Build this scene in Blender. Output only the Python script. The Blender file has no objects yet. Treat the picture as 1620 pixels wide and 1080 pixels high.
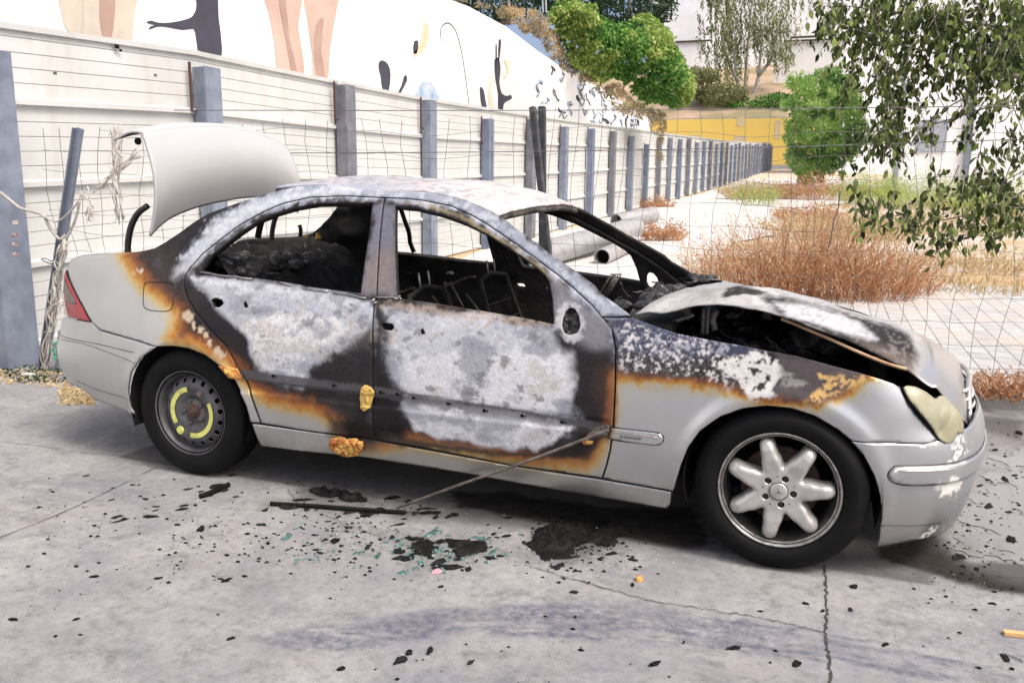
import bpy, bmesh, math, random
import numpy as np
from mathutils import Vector, Matrix
from mathutils.geometry import delaunay_2d_cdt

random.seed(7); rng = np.random.default_rng(7)
R = math.radians
scn = bpy.context.scene
C = scn.collection

# ------------------------------------------------------------------ camera
CAM = np.array([1.4673, -3.9582, 1.4275]); YAW, PIT, ROL, FPX = .3577, .1878, .01, 1336.2
FW = np.array([-math.sin(YAW)*math.cos(PIT), math.cos(YAW)*math.cos(PIT), -math.sin(PIT)])
_r = np.cross(FW, [0, 0, 1]); _r /= np.linalg.norm(_r); _u = np.cross(_r, FW)
RT = _r*math.cos(ROL)+_u*math.sin(ROL); UP = -_r*math.sin(ROL)+_u*math.cos(ROL)
cd = bpy.data.cameras.new('camera'); cam = bpy.data.objects.new('camera', cd); C.objects.link(cam)
m = Matrix.Identity(4)
for i in range(3):
    m[i][0] = RT[i]; m[i][1] = UP[i]; m[i][2] = -FW[i]; m[i][3] = CAM[i]
cam.matrix_world = m
cd.sensor_width = 36; cd.lens = FPX/1620*36; cd.clip_end = 2000; cd.clip_start = .05
scn.camera = cam

# ------------------------------------------------------------------ light
SUN_EL, SUN_AZ = 57, -22      # azimuth: degrees from +X towards +Y
w = bpy.data.worlds.new('World'); scn.world = w; w.use_nodes = True
nt = w.node_tree; bg = nt.nodes['Background']
sky = nt.nodes.new('ShaderNodeTexSky'); sky.sky_type = 'NISHITA'; sky.sun_disc = False
sky.sun_elevation = R(SUN_EL); sky.sun_rotation = R(90-SUN_AZ)
sky.air_density = .6; sky.dust_density = 6; sky.ozone_density = .2
nt.links.new(sky.outputs[0], bg.inputs[0]); bg.inputs[1].default_value = .15
sd = bpy.data.lights.new('sun', 'SUN'); sd.energy = 1.15; sd.angle = R(18); sd.color = (1, .985, .955)
so = bpy.data.objects.new('sun', sd); C.objects.link(so)
sv = Vector((math.cos(R(SUN_EL))*math.cos(R(SUN_AZ)), math.cos(R(SUN_EL))*math.sin(R(SUN_AZ)), math.sin(R(SUN_EL))))
so.rotation_euler = sv.to_track_quat('Z', 'Y').to_euler()
so.location = (0, 0, 20)
scn.view_settings.view_transform = 'Standard'; scn.view_settings.look = 'None'
scn.view_settings.exposure = .9; scn.view_settings.gamma = 1
scn.cycles.max_bounces = 6; scn.cycles.transparent_max_bounces = 8

# ------------------------------------------------------------------ helpers
def un(u, v, plane='z', val=0.):
    """the point of the place seen at pixel (u,v) of the 1620 px photograph, on a known plane"""
    d = FW+RT*(u-810)/FPX-UP*(v-540)/FPX
    i = 'xyz'.index(plane); t = (val-CAM[i])/d[i]
    return CAM+t*d
def proj(X):
    d = np.atleast_2d(X)-CAM; z = d@FW
    return np.stack([810+FPX*(d@RT)/z, 540-FPX*(d@UP)/z], 1)

def tag(o, label=None, cat=None, group=None, kind=None):
    if label: o['label'] = label
    if cat: o['category'] = cat
    if group: o['group'] = group
    if kind: o['kind'] = kind
    return o
def empty(name, loc=(0, 0, 0), rz=0):
    o = bpy.data.objects.new(name, None); C.objects.link(o); o.location = loc; o.rotation_euler.z = rz
    o.empty_display_size = .1
    return o
def adopt(o, parent):
    o.parent = parent
    if parent is not None:
        p = parent; M_ = Matrix.Identity(4)
        while p is not None:
            M_ = Matrix.LocRotScale(p.location, p.rotation_euler, p.scale) @ M_ if p.parent is None else (p.matrix_parent_inverse @ Matrix.LocRotScale(p.location, p.rotation_euler, p.scale)) @ M_
            p = p.parent
        o.matrix_parent_inverse = M_.inverted()
    return o
def mesh(name, verts, faces, mat=None, parent=None, smooth=True, cols=None, local=False):
    me = bpy.data.meshes.new(name)
    me.from_pydata([tuple(v) for v in verts], [], [tuple(f) for f in faces])
    if mat is not None: me.materials.append(mat)
    if smooth: me.polygons.foreach_set('use_smooth', [True]*len(me.polygons))
    if cols is not None:
        for nm, arr in cols.items():
            a = me.color_attributes.new(nm, 'FLOAT_COLOR', 'POINT')
            full = np.ones((len(verts), 4), dtype=np.float32); full[:, :arr.shape[1]] = arr
            a.data.foreach_set('color', full.ravel())
    me.update()
    o = bpy.data.objects.new(name, me); C.objects.link(o)
    if local: o.parent = parent
    elif parent is not None: adopt(o, parent)
    return o

class MB:
    def __init__(s): s.v = []; s.f = []
    def add(s, vs, fs):
        b = len(s.v); s.v += [tuple(map(float, v)) for v in vs]; s.f += [tuple(b+i for i in f) for f in fs]; return s
    def box(s, c, d, rz=0, M_=None):
        x, y, z = d[0]/2, d[1]/2, d[2]/2
        vs = [(-x, -y, -z), (x, -y, -z), (x, y, -z), (-x, y, -z), (-x, -y, z), (x, -y, z), (x, y, z), (-x, y, z)]
        if M_ is None: M_ = Matrix.Rotation(rz, 3, 'Z')
        vs = [M_ @ Vector(q)+Vector(c) for q in vs]
        return s.add(vs, [(0, 3, 2, 1), (4, 5, 6, 7), (0, 1, 5, 4), (1, 2, 6, 5), (2, 3, 7, 6), (3, 0, 4, 7)])
    def tube(s, pts, r, n=8, caps=True, closed=False):
        pts = [Vector(q) for q in pts]; m_ = len(pts)
        rr = r if hasattr(r, '__len__') else [r]*m_
        b = len(s.v); prev = None
        for i, q in enumerate(pts):
            t = (pts[min(i+1, m_-1)]-pts[max(i-1, 0)])
            if closed: t = pts[(i+1) % m_]-pts[i-1]
            if t.length < 1e-9: t = Vector((0, 0, 1))
            t.normalize()
            if prev is None:
                a = t.orthogonal().normalized()
            else:
                a = (prev-t*prev.dot(t))
                a = a.normalized() if a.length > 1e-6 else t.orthogonal().normalized()
            prev = a; bb = t.cross(a)
            for k in range(n):
                an = 2*math.pi*k/n
                s.v.append(tuple(q+(a*math.cos(an)+bb*math.sin(an))*rr[i]))
        for i in range(m_ if closed else m_-1):
            j = (i+1) % m_
            for k in range(n):
                k2 = (k+1) % n
                s.f.append((b+i*n+k, b+i*n+k2, b+j*n+k2, b+j*n+k))
        if caps and not closed:
            s.f.append(tuple(b+k for k in range(n))[::-1]); s.f.append(tuple(b+(m_-1)*n+k for k in range(n)))
        return s
    def lathe(s, prof, c, axis='y', n=64):
        """profile of (radius, offset along axis)"""
        b = len(s.v); m_ = len(prof)
        for k in range(n):
            an = 2*math.pi*k/n
            for r, h in prof:
                if axis == 'y': s.v.append((c[0]+r*math.cos(an), c[1]+h, c[2]+r*math.sin(an)))
                elif axis == 'z': s.v.append((c[0]+r*math.cos(an), c[1]+r*math.sin(an), c[2]+h))
                else: s.v.append((c[0]+h, c[1]+r*math.cos(an), c[2]+r*math.sin(an)))
        for k in range(n):
            k2 = (k+1) % n
            for i in range(m_-1):
                s.f.append((b+k*m_+i, b+k2*m_+i, b+k2*m_+i+1, b+k*m_+i+1))
        return s
    def build(s, name, mat, parent=None, smooth=False):
        o = mesh(name, s.v, s.f, mat, parent, smooth)
        return o
def bevel(o, w_=.004, seg=2):
    b = o.modifiers.new('bevel', 'BEVEL'); b.width = w_; b.segments = seg; b.limit_method = 'ANGLE'; b.angle_limit = R(40)
    return o

# ---- numpy value noise
_perm = rng.permutation(4096)
_val = rng.random(4096)
def vnoise(p):
    p = np.asarray(p, dtype=float); i = np.floor(p).astype(int); f = p-i; f = f*f*(3-2*f)
    if p.shape[1] == 2:
        i = np.c_[i, np.zeros(len(i), int)]; f = np.c_[f, np.zeros(len(f))]
    def h(a, b, c): return _val[_perm[(_perm[(_perm[a & 4095]+b) & 4095]+c) & 4095]]
    x, y, z = i.T; fx, fy, fz = f.T
    def l(a, b, t): return a+(b-a)*t
    return l(l(l(h(x, y, z), h(x+1, y, z), fx), l(h(x, y+1, z), h(x+1, y+1, z), fx), fy),
             l(l(h(x, y, z+1), h(x+1, y, z+1), fx), l(h(x, y+1, z+1), h(x+1, y+1, z+1), fx), fy), fz)
def fbm(p, o=4):
    s = 0; a = .5; t = 0; p = np.asarray(p, dtype=float)
    for k in range(o): s = s+a*vnoise(p*2**k+17.3*k); t += a; a *= .55
    return s/t          # 0..1
def sdist(P, poly):
    """signed distance in pixels to a polygon, + inside"""
    poly = np.array(poly, float); n = len(poly)
    P = np.asarray(P, float); best = np.full(len(P), 1e9); inside = np.zeros(len(P), bool)
    for k in range(n):
        a = poly[k]; b = poly[(k+1) % n]; ab = b-a; L = ab@ab+1e-12
        t = np.clip(((P-a)@ab)/L, 0, 1); d = np.linalg.norm(P-(a+t[:, None]*ab), axis=1); best = np.minimum(best, d)
        c = ((a[1] > P[:, 1]) != (b[1] > P[:, 1])) & (P[:, 0] < (b[0]-a[0])*(P[:, 1]-a[1])/(b[1]-a[1]+1e-12)+a[0])
        inside ^= c
    return np.where(inside, best, -best)
def sstep(x, a, b): t = np.clip((x-a)/(b-a), 0, 1); return t*t*(3-2*t)

# ------------------------------------------------------------------ materials
def nodes(name):
    m_ = bpy.data.materials.new(name); m_.use_nodes = True
    n = m_.node_tree; b = n.nodes['Principled BSDF']; return m_, n, b
def ramp(n, fac, stops):
    r = n.nodes.new('ShaderNodeValToRGB'); e = r.color_ramp.elements
    while len(e) < len(stops): e.new(.5)
    for k, (p, c) in enumerate(stops):
        e[k].position = p; e[k].color = (c, c, c, 1) if not hasattr(c, '__len__') else (*c, 1)
    n.links.new(fac, r.inputs[0]); return r
def noise(n, scale, detail=5, rough=.6, vec=None, dist=0, dims='3D'):
    t = n.nodes.new('ShaderNodeTexNoise'); t.inputs['Scale'].default_value = scale; t.inputs['Detail'].default_value = detail
    t.inputs['Roughness'].default_value = rough; t.inputs['Distortion'].default_value = dist
    if vec is None:
        tc = n.nodes.get('TC') or n.nodes.new('ShaderNodeTexCoord'); tc.name = 'TC'; vec = tc.outputs['Object']
    n.links.new(vec, t.inputs['Vector']); return t.outputs['Fac']
def mixc(n, fac, a, b, mode='MIX'):
    x = n.nodes.new('ShaderNodeMix'); x.data_type = 'RGBA'; x.blend_type = mode
    for sock, v in ((x.inputs[0], fac), (x.inputs[6], a), (x.inputs[7], b)):
        if isinstance(v, (int, float)): sock.default_value = v
        elif isinstance(v, tuple): sock.default_value = (*v, 1)
        else: n.links.new(v, sock)
    return x.outputs[2]
def math_(n, op, a, b=None):
    x = n.nodes.new('ShaderNodeMath'); x.operation = op
    for k, v in enumerate((a, b)):
        if v is None: continue
        if isinstance(v, (int, float)): x.inputs[k].default_value = v
        else: n.links.new(v, x.inputs[k])
    return x.outputs[0]
def bump(n, b, h, strength=.3, dist=.01):
    x = n.nodes.new('ShaderNodeBump'); x.inputs['Strength'].default_value = strength; x.inputs['Distance'].default_value = dist
    n.links.new(h, x.inputs['Height']); n.links.new(x.outputs[0], b.inputs['Normal']); return x
def simple(name, c1, c2=None, scale=8, rough=.6, metal=0, bmp=0, bscale=None, detail=5, lo=.35, hi=.65, spec=.5, coat=0):
    m_, n, b = nodes(name)
    if c2 is None: c2 = tuple(x*.75 for x in c1)
    f = ramp(n, noise(n, scale, detail), [(lo, 0.), (hi, 1.)])
    n.links.new(mixc(n, f.outputs[0], c2, c1), b.inputs['Base Color'])
    b.inputs['Roughness'].default_value = rough; b.inputs['Metallic'].default_value = metal
    b.inputs['Specular IOR Level'].default_value = spec; b.inputs['Coat Weight'].default_value = coat
    if bmp: bump(n, b, noise(n, bscale or scale*4, 6), bmp, .02)
    return m_
def drips(m_, col, amount=.4, sc=(2.2, 2.2, .35), lo=.52, hi=.72):
    n = m_.node_tree; b = n.nodes['Principled BSDF']; src = b.inputs['Base Color'].links[0].from_socket
    mp = n.nodes.new('ShaderNodeMapping'); mp.inputs['Scale'].default_value = sc; n.links.new(n.nodes['TC'].outputs['Object'], mp.inputs[0])
    r_ = ramp(n, noise(n, 3, 8, .7, mp.outputs[0]), [(lo, 0.), (hi, 1.)])
    n.links.new(mixc(n, math_(n, 'MULTIPLY', r_.outputs[0], amount), src, col), b.inputs['Base Color']); return m_
def attr_mat(name, metal_paint=.85):
    """painted sheet metal: Col = own colour, Msk.r = how burnt, Msk.g = flaky"""
    m_, n, b = nodes(name)
    a = n.nodes.new('ShaderNodeAttribute'); a.attribute_name = 'Col'
    k = n.nodes.new('ShaderNodeAttribute'); k.attribute_name = 'Msk'
    sep = n.nodes.new('ShaderNodeSeparateColor'); n.links.new(k.outputs['Color'], sep.inputs[0])
    burnt, flaky, mott = sep.outputs
    warp = noise(n, 30, 4, .6)
    mt = ramp(n, noise(n, 46, 10, .82, dist=.4), [(.47, 0.), (.56, 1.)]); mt2 = ramp(n, noise(n, 150, 6, .75), [(.56, 0.), (.64, 1.)])
    fk = ramp(n, noise(n, 95, 6, .7, dist=.8), [(.535, 0.), (.56, 1.)])
    n1 = ramp(n, noise(n, 55, 8, .7), [(.3, .72), (.5, .97), (.75, 1.15)])
    n2 = ramp(n, noise(n, 260, 4, .6), [(.3, .87), (.7, 1.12)])
    v = mixc(n, 1., a.outputs['Color'], n1.outputs[0], 'MULTIPLY'); v = mixc(n, 1., v, n2.outputs[0], 'MULTIPLY')
    # light dust on sound paint
    d = ramp(n, noise(n, 3.5, 6, .65), [(.35, .93), (.7, 1.04)])
    clean = mixc(n, 1., a.outputs['Color'], d.outputs[0], 'MULTIPLY')
    gz_ = n.nodes.new('ShaderNodeSeparateXYZ'); n.links.new(n.nodes['TC'].outputs['Object'], gz_.inputs[0])
    low = n.nodes.new('ShaderNodeMapRange'); low.inputs[1].default_value = .16; low.inputs[2].default_value = .48; low.inputs[3].default_value = .75; low.inputs[4].default_value = 0; n.links.new(gz_.outputs[2], low.inputs[0])
    grime = math_(n, 'MULTIPLY', low.outputs[0], ramp(n, noise(n, 16, 7, .7), [(.3, .35), (.8, .9)]).outputs[0])
    clean = mixc(n, grime, clean, (.24, .215, .185))
    v = mixc(n, math_(n, 'MULTIPLY', mott, mt.outputs[0]), v, (.25, .265, .30)); v = mixc(n, math_(n, 'MULTIPLY', math_(n, 'MULTIPLY', mott, mt2.outputs[0]), .35), v, (.15, .155, .18))
    v = mixc(n, math_(n, 'MULTIPLY', flaky, fk.outputs[0]), v, (.52, .52, .54))
    n.links.new(mixc(n, burnt, clean, v), b.inputs['Base Color'])
    n.links.new(math_(n, 'MULTIPLY', math_(n, 'SUBTRACT', 1., burnt), metal_paint), b.inputs['Metallic'])
    rr = math_(n, 'ADD', math_(n, 'MULTIPLY', burnt, .48), ramp(n, noise(n, 6, 5), [(.3, .26), (.7, .36)]).outputs[0])
    n.links.new(rr, b.inputs['Roughness'])
    n.links.new(math_(n, 'SUBTRACT', .5, math_(n, 'MULTIPLY', burnt, .38)), b.inputs['Specular IOR Level'])
    h = math_(n, 'MULTIPLY', noise(n, 120, 6, .65), burnt)
    h2 = math_(n, 'MULTIPLY', noise(n, 14, 3, .5), math_(n, 'MULTIPLY', burnt, 1.2))
    bump(n, b, math_(n, 'ADD', h, h2), .35, .008)
    return m_
M = {}
M['skin'] = attr_mat('burnt_car_paint')
M['char'] = simple('charred_steel', (.032, .029, .027), (.006, .006, .006), 9, .8, 0, .5, 40, spec=.25)
M['charlight'] = simple('scorched_steel', (.14, .12, .10), (.02, .02, .02), 12, .75, .2, .5, 40, spec=.3)
M['ash'] = simple('ash_lumps', (.20, .19, .18), (.006, .006, .007), 22, .55, 0, .8, 60, lo=.5, hi=.78)
M['soot'] = simple('soot_black', (.010, .010, .010), (.004, .004, .004), 9, .9, 0, .3, 40, spec=.15)
M['rubber'] = simple('tyre_rubber', (.007, .007, .0075), (.0045, .0045, .005), 7, .6, 0, .1, 90, spec=.12)
M['alloy'] = simple('alloy_wheel_silver', (.50, .49, .47), (.38, .37, .35), 14, .36, .45, .05, 60, coat=.2)
M['rimdark'] = simple('dirty_rim_barrel', (.13, .125, .12), (.05, .048, .045), 14, .55, .6, .1, 60)
M['rimlip'] = simple('scuffed_rim_lip', (.42, .41, .39), (.22, .21, .2), 30, .42, .7, .3, 90)
M['black'] = simple('black_plastic', (.012, .012, .012), (.006, .006, .006), 10, .4)
M['steelwheel'] = simple('grey_painted_steel', (.105, .105, .11), (.05, .05, .055), 10, .55, .3, .2, 60)
M['rust'] = simple('rusty_iron', (.12, .06, .04), (.04, .03, .028), 40, .8, .2, .5, 80)
M['yellow'] = simple('yellow_decal', (.58, .60, .16), (.34, .36, .10), 30, .6, 0, 0, lo=.3, hi=.5)
M['galv'] = simple('galvanised_steel', (.24, .275, .34), (.155, .18, .23), 5, .55, .25, .08, 40)
M['galvlight'] = simple('pale_galvanised_edge', (.46, .49, .54), (.30, .33, .37), 12, .55, .2, .05, 40)
M['postdark'] = simple('weathered_dark_post', (.10, .105, .11), (.05, .052, .055), 14, .65, .3, .2, 50)
M['wire'] = simple('mesh_wire', (.20, .20, .20), (.12, .115, .11), 30, .5, .6)
M['green'] = simple('green_cloth', (.05, .36, .24), (.03, .25, .17), 20, .8)
M['rope'] = simple('frayed_rope', (.52, .50, .46), (.30, .28, .25), 60, .9, 0, .5, 200)
M['brownsteel'] = simple('red_oxide_steel', (.10, .045, .04), (.04, .025, .025), 20, .7)
M['pipe'] = simple('grey_pvc_pipe', (.34, .34, .34), (.24, .235, .23), 6, .35, 0, .02, 30)
M['lens'] = simple('clouded_headlight', (.31, .295, .20), (.22, .205, .12), 14, .30, 0, .1, 30, coat=.3)
M['red'] = simple('red_lamp_lens', (.34, .012, .03), (.22, .008, .018), 9, .2, 0, 0, coat=.5)
M['smoked'] = simple('smoked_lens', (.16, .12, .11), (.10, .08, .07), 9, .25)
M['foam'] = simple('scorched_foam', (.62, .36, .09), (.34, .10, .02), 26, .75, 0, .8, 60, lo=.4, hi=.55)
M['foamyel'] = simple('yellow_foam', (.68, .46, .12), (.55, .34, .08), 26, .75, 0, .8, 60)
M['lidpaint'] = simple('pale_silver_lid_paint', (.52, .52, .51), (.46, .46, .455), 1.5, .42, .15, 0, coat=.3)
M['paintlt'] = simple('silver_inner_paint', (.55, .54, .51), (.45, .44, .41), 6, .4, .3)

# ------------------------------------------------------------------ splines
def spl(pts, n=10, closed=False):
    """Catmull-Rom through points"""
    P_ = [np.array(q, float) for q in pts]; m_ = len(P_); out = []
    rngi = range(m_ if closed else m_-1)
    for i in rngi:
        p0 = P_[(i-1) % m_] if (closed or i > 0) else 2*P_[0]-P_[1]
        p1 = P_[i]; p2 = P_[(i+1) % m_]
        p3 = P_[(i+2) % m_] if (closed or i+2 < m_) else 2*P_[-1]-P_[-2]
        for k in range(n):
            t = k/n
            out.append(.5*((2*p1)+(-p0+p2)*t+(2*p0-5*p1+4*p2-p3)*t*t+(-p0+3*p1-3*p2+p3)*t**3))
    if not closed: out.append(P_[-1])
    return out
# ================================================================== THE CAR
# car frame = world frame: X to the front bumper, -Y the side we see, Z up, wheels at X = +-1.3575
WB = 1.3575
car = empty('burnt_car', (0, 0, 0))
tag(car, 'burnt out silver saloon car with its boot lid raised and windows gone', 'car')
plan = spl([(-2.46, 0), (-2.45, -.25), (-2.415, -.50), (-2.335, -.68), (-2.17, -.782), (-1.80, -.833), (-1.3575, -.856), (-.8, -.862), (0, -.864),
            (.8, -.862), (1.3575, -.856), (1.62, -.838), (1.80, -.795), (1.93, -.715), (2.02, -.58), (2.075, -.40), (2.105, -.2), (2.112, 0)], 160)
plan = np.array(plan); _seg = np.r_[0, np.cumsum(np.linalg.norm(np.diff(plan, axis=0), axis=1))]
_i0 = np.argmin(abs(plan[:, 0])+1e3*(plan[:, 1] > -.8)); PS = _seg-_seg[_i0]       # s = 0 at X = 0
PN = np.gradient(plan, PS, axis=0); PN /= np.linalg.norm(PN, axis=1)[:, None]; PN = np.c_[-PN[:, 1], PN[:, 0]]   # points inwards
SMIN, SMAX = PS[0], PS[-1]
zS = np.array([.05, .14, .2, .3, .42, .55, .64, .72, .80, .88, .95, 1.0, 1.1, 1.2, 1.3, 1.36, 1.45])
dS = np.array([.13, .065, .035, .014, .002, .000, .003, .010, .024, .046, .075, .098, .146, .198, .256, .300, .40])
zF = np.array([.05, .14, .22, .32, .42, .50, .54, .58, .64, .70, .76, .84, 1.0, 1.4])
dF = np.array([.11, .06, .030, .008, .000, .000, .012, .032, .050, .085, .15, .27, .5, .9])
zR = np.array([.05, .16, .25, .36, .48, .55, .60, .68, .80, .92, 1.0, 1.05, 1.4])
dR = np.array([.30, .20, .10, .035, .0, .0, .014, .034, .042, .052, .078, .12, .5])
def _sm(zz, dd, sg):
    g = np.arange(0, 1.6, .001); v = np.interp(g, zz, dd); kx = np.arange(-int(3*sg/.001), int(3*sg/.001)+1)*.001; kk = np.exp(-.5*(kx/sg)**2); kk /= kk.sum()
    return g, np.convolve(np.pad(v, len(kx)//2, mode='edge'), kk, 'valid')
zS, dS = _sm(zS, dS, .030); zF, dF = _sm(zF, dF, .018); zR, dR = _sm(zR, dR, .016)
def S(s, z):
    s = np.atleast_1d(np.asarray(s, float)); z = np.atleast_1d(np.asarray(z, float))
    x = np.interp(s, PS, plan[:, 0]); y = np.interp(s, PS, plan[:, 1]); nx = np.interp(s, PS, PN[:, 0]); ny = np.interp(s, PS, PN[:, 1])
    wf = sstep(x, 1.62, 2.02); wr = 1-sstep(x, -2.32, -1.95)
    d = (1-wf-wr)*np.interp(z, zS, dS)+wf*np.interp(z, zF, dF)+wr*np.interp(z, zR, dR)
    for cx in (WB, -WB):                                   # flare of the arch lips
        r = np.hypot(x-cx, z-.315); d = d-.012*np.exp(-((r-.36)/.035)**2)*(z < .8)
    d = d+.007*sstep(z, .462, .47)*(1-sstep(z, .515, .523))*sstep(x, -1.16, -1.12)*(1-sstep(x, .70, .72))   # recess of the lost trim
    return np.stack([x+nx*d, y+ny*d, z], 1)
def inv(uv, s0=None, z0=None):
    """pixel -> (s, z) on the side surface"""
    uv = np.array(uv, float); g = un(uv[0], uv[1], 'y', -.83)
    s = np.clip(np.interp(g[0], plan[0:, 0], PS), SMIN+.3, SMAX-.3) if s0 is None else s0
    z = np.clip(g[2], .1, 1.4) if z0 is None else z0
    def res(q): return proj(S(q[0], q[1]))[0]-uv
    q = np.array([s, z]); r = res(q); lam = 1e-3
    for it in range(25):
        J = np.stack([(res(q+e)-r)/1e-4 for e in (np.array([1e-4, 0]), np.array([0, 1e-4]))], 1)
        st = np.linalg.solve(J.T@J+lam*np.eye(2)*1e4, -J.T@r); st = np.clip(st, -.15, .15)
        q2 = q+st; q2[0] = np.clip(q2[0], SMIN, SMAX); r2 = res(q2)
        if r2@r2 < r@r: q, r = q2, r2; lam *= .3
        else: lam *= 5
        if r@r < .01: break
    return q
def cdt(outline, holes=(), step=.008):
    """fine triangulation of an outline (metres, 2-D) with holes"""
    outline = np.array(outline); loops = [outline]+[np.array(h) for h in holes]
    dense = []
    for L in loops:
        o_ = []
        for k in range(len(L)):
            a, b = L[k], L[(k+1) % len(L)]; n_ = max(1, int(np.linalg.norm(b-a)/(step*1.2)))
            o_ += [a+(b-a)*t/n_ for t in range(n_)]
        dense.append(np.array(o_))
    lo = outline.min(0); hi = outline.max(0)
    gx, gy = np.meshgrid(np.arange(lo[0], hi[0], step), np.arange(lo[1], hi[1], step*.9)); gx = gx+(np.arange(gx.shape[0]) % 2)[:, None]*step/2
    G = np.c_[gx.ravel(), gy.ravel()]
    d = sdist(G, outline)
    ok = d > step*.5
    for h in dense[1:]: ok &= sdist(G, h) < -step*.5
    G = G[ok]
    V_ = []; E_ = []
    for L in dense:
        b = len(V_); V_ += [Vector((q[0], q[1])) for q in L]; E_ += [(b+k, b+(k+1) % len(L)) for k in range(len(L))]
    V_ += [Vector((q[0], q[1])) for q in G]
    v, e, f, *_ = delaunay_2d_cdt(V_, E_, [], 0, 1e-6)
    v = np.array([(q.x, q.y) for q in v]); f = np.array([q for q in f if len(q) == 3])
    c = v[f].mean(1); keep = sdist(c, dense[0]) > 0
    a_ = v[f]; ar_ = abs((a_[:, 1, 0]-a_[:, 0, 0])*(a_[:, 2, 1]-a_[:, 0, 1])-(a_[:, 1, 1]-a_[:, 0, 1])*(a_[:, 2, 0]-a_[:, 0, 0]))/2; L_ = np.max([np.linalg.norm(a_[:, i_]-a_[:, (i_+1) % 3], axis=1) for i_ in range(3)], 0); keep &= 4*ar_/L_**2 > .01
    for h in dense[1:]: keep &= sdist(c, h) < 0
    return v, f[keep]
def shrink(poly, g):
    P_ = np.array(poly, float); a = P_; A = .5*np.sum(a[:, 0]*np.roll(a[:, 1], -1)-np.roll(a[:, 0], -1)*a[:, 1]); sg = 1 if A > 0 else -1
    out = []
    n_ = len(P_)
    for k in range(n_):
        e1 = P_[k]-P_[k-1]; e2 = P_[(k+1) % n_]-P_[k]; e1 /= np.linalg.norm(e1)+1e-9; e2 /= np.linalg.norm(e2)+1e-9
        n1 = np.array([-e1[1], e1[0]]); n2 = np.array([-e2[1], e2[0]]); b = n1+n2; L = np.linalg.norm(b)
        b = b/L if L > .3 else n1
        out.append(P_[k]+sg*g*b/max(.5, b@n1))
    return np.array(out)

# ---- colours of the fire damage, laid out on the near side of the car
SIL = np.array((.53, .542, .552))
BURN = [(178, 396), (186, 412), (200, 436), (222, 462), (250, 482), (268, 500), (266, 520), (256, 538), (275, 550), (300, 553), (335, 572), (360, 590), (385, 618), (404, 634), (425, 646), (470, 654), (505, 664), (524, 676), (530, 700),
        (545, 716), (590, 720), (650, 712), (700, 719), (800, 737), (860, 746), (930, 748), (948, 735), (958, 715), (964, 690), (974, 665), (976, 604), (1040, 607), (1090, 609), (1140, 622), (1180, 634), (1230, 642), (1290, 644), (1330, 634), (1372, 606), (1400, 596), (1600, 480), (1600, 200), (600, 200), (200, 300)]
RX = [-14, -4, 4, 12, 22, 34, 46]
RC = [(.53, .542, .552), (.55, .52, .44), (.60, .45, .20), (.50, .23, .05), (.22, .08, .03), (.030, .022, .020), (.020, .019, .022)]
def poly_mask(Pw, poly, soft): return sstep(sdist(Pw, poly), -soft, soft)
def lay(c, m_, col): return c*(1-m_[:, None])+np.array(col)*m_[:, None]
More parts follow.
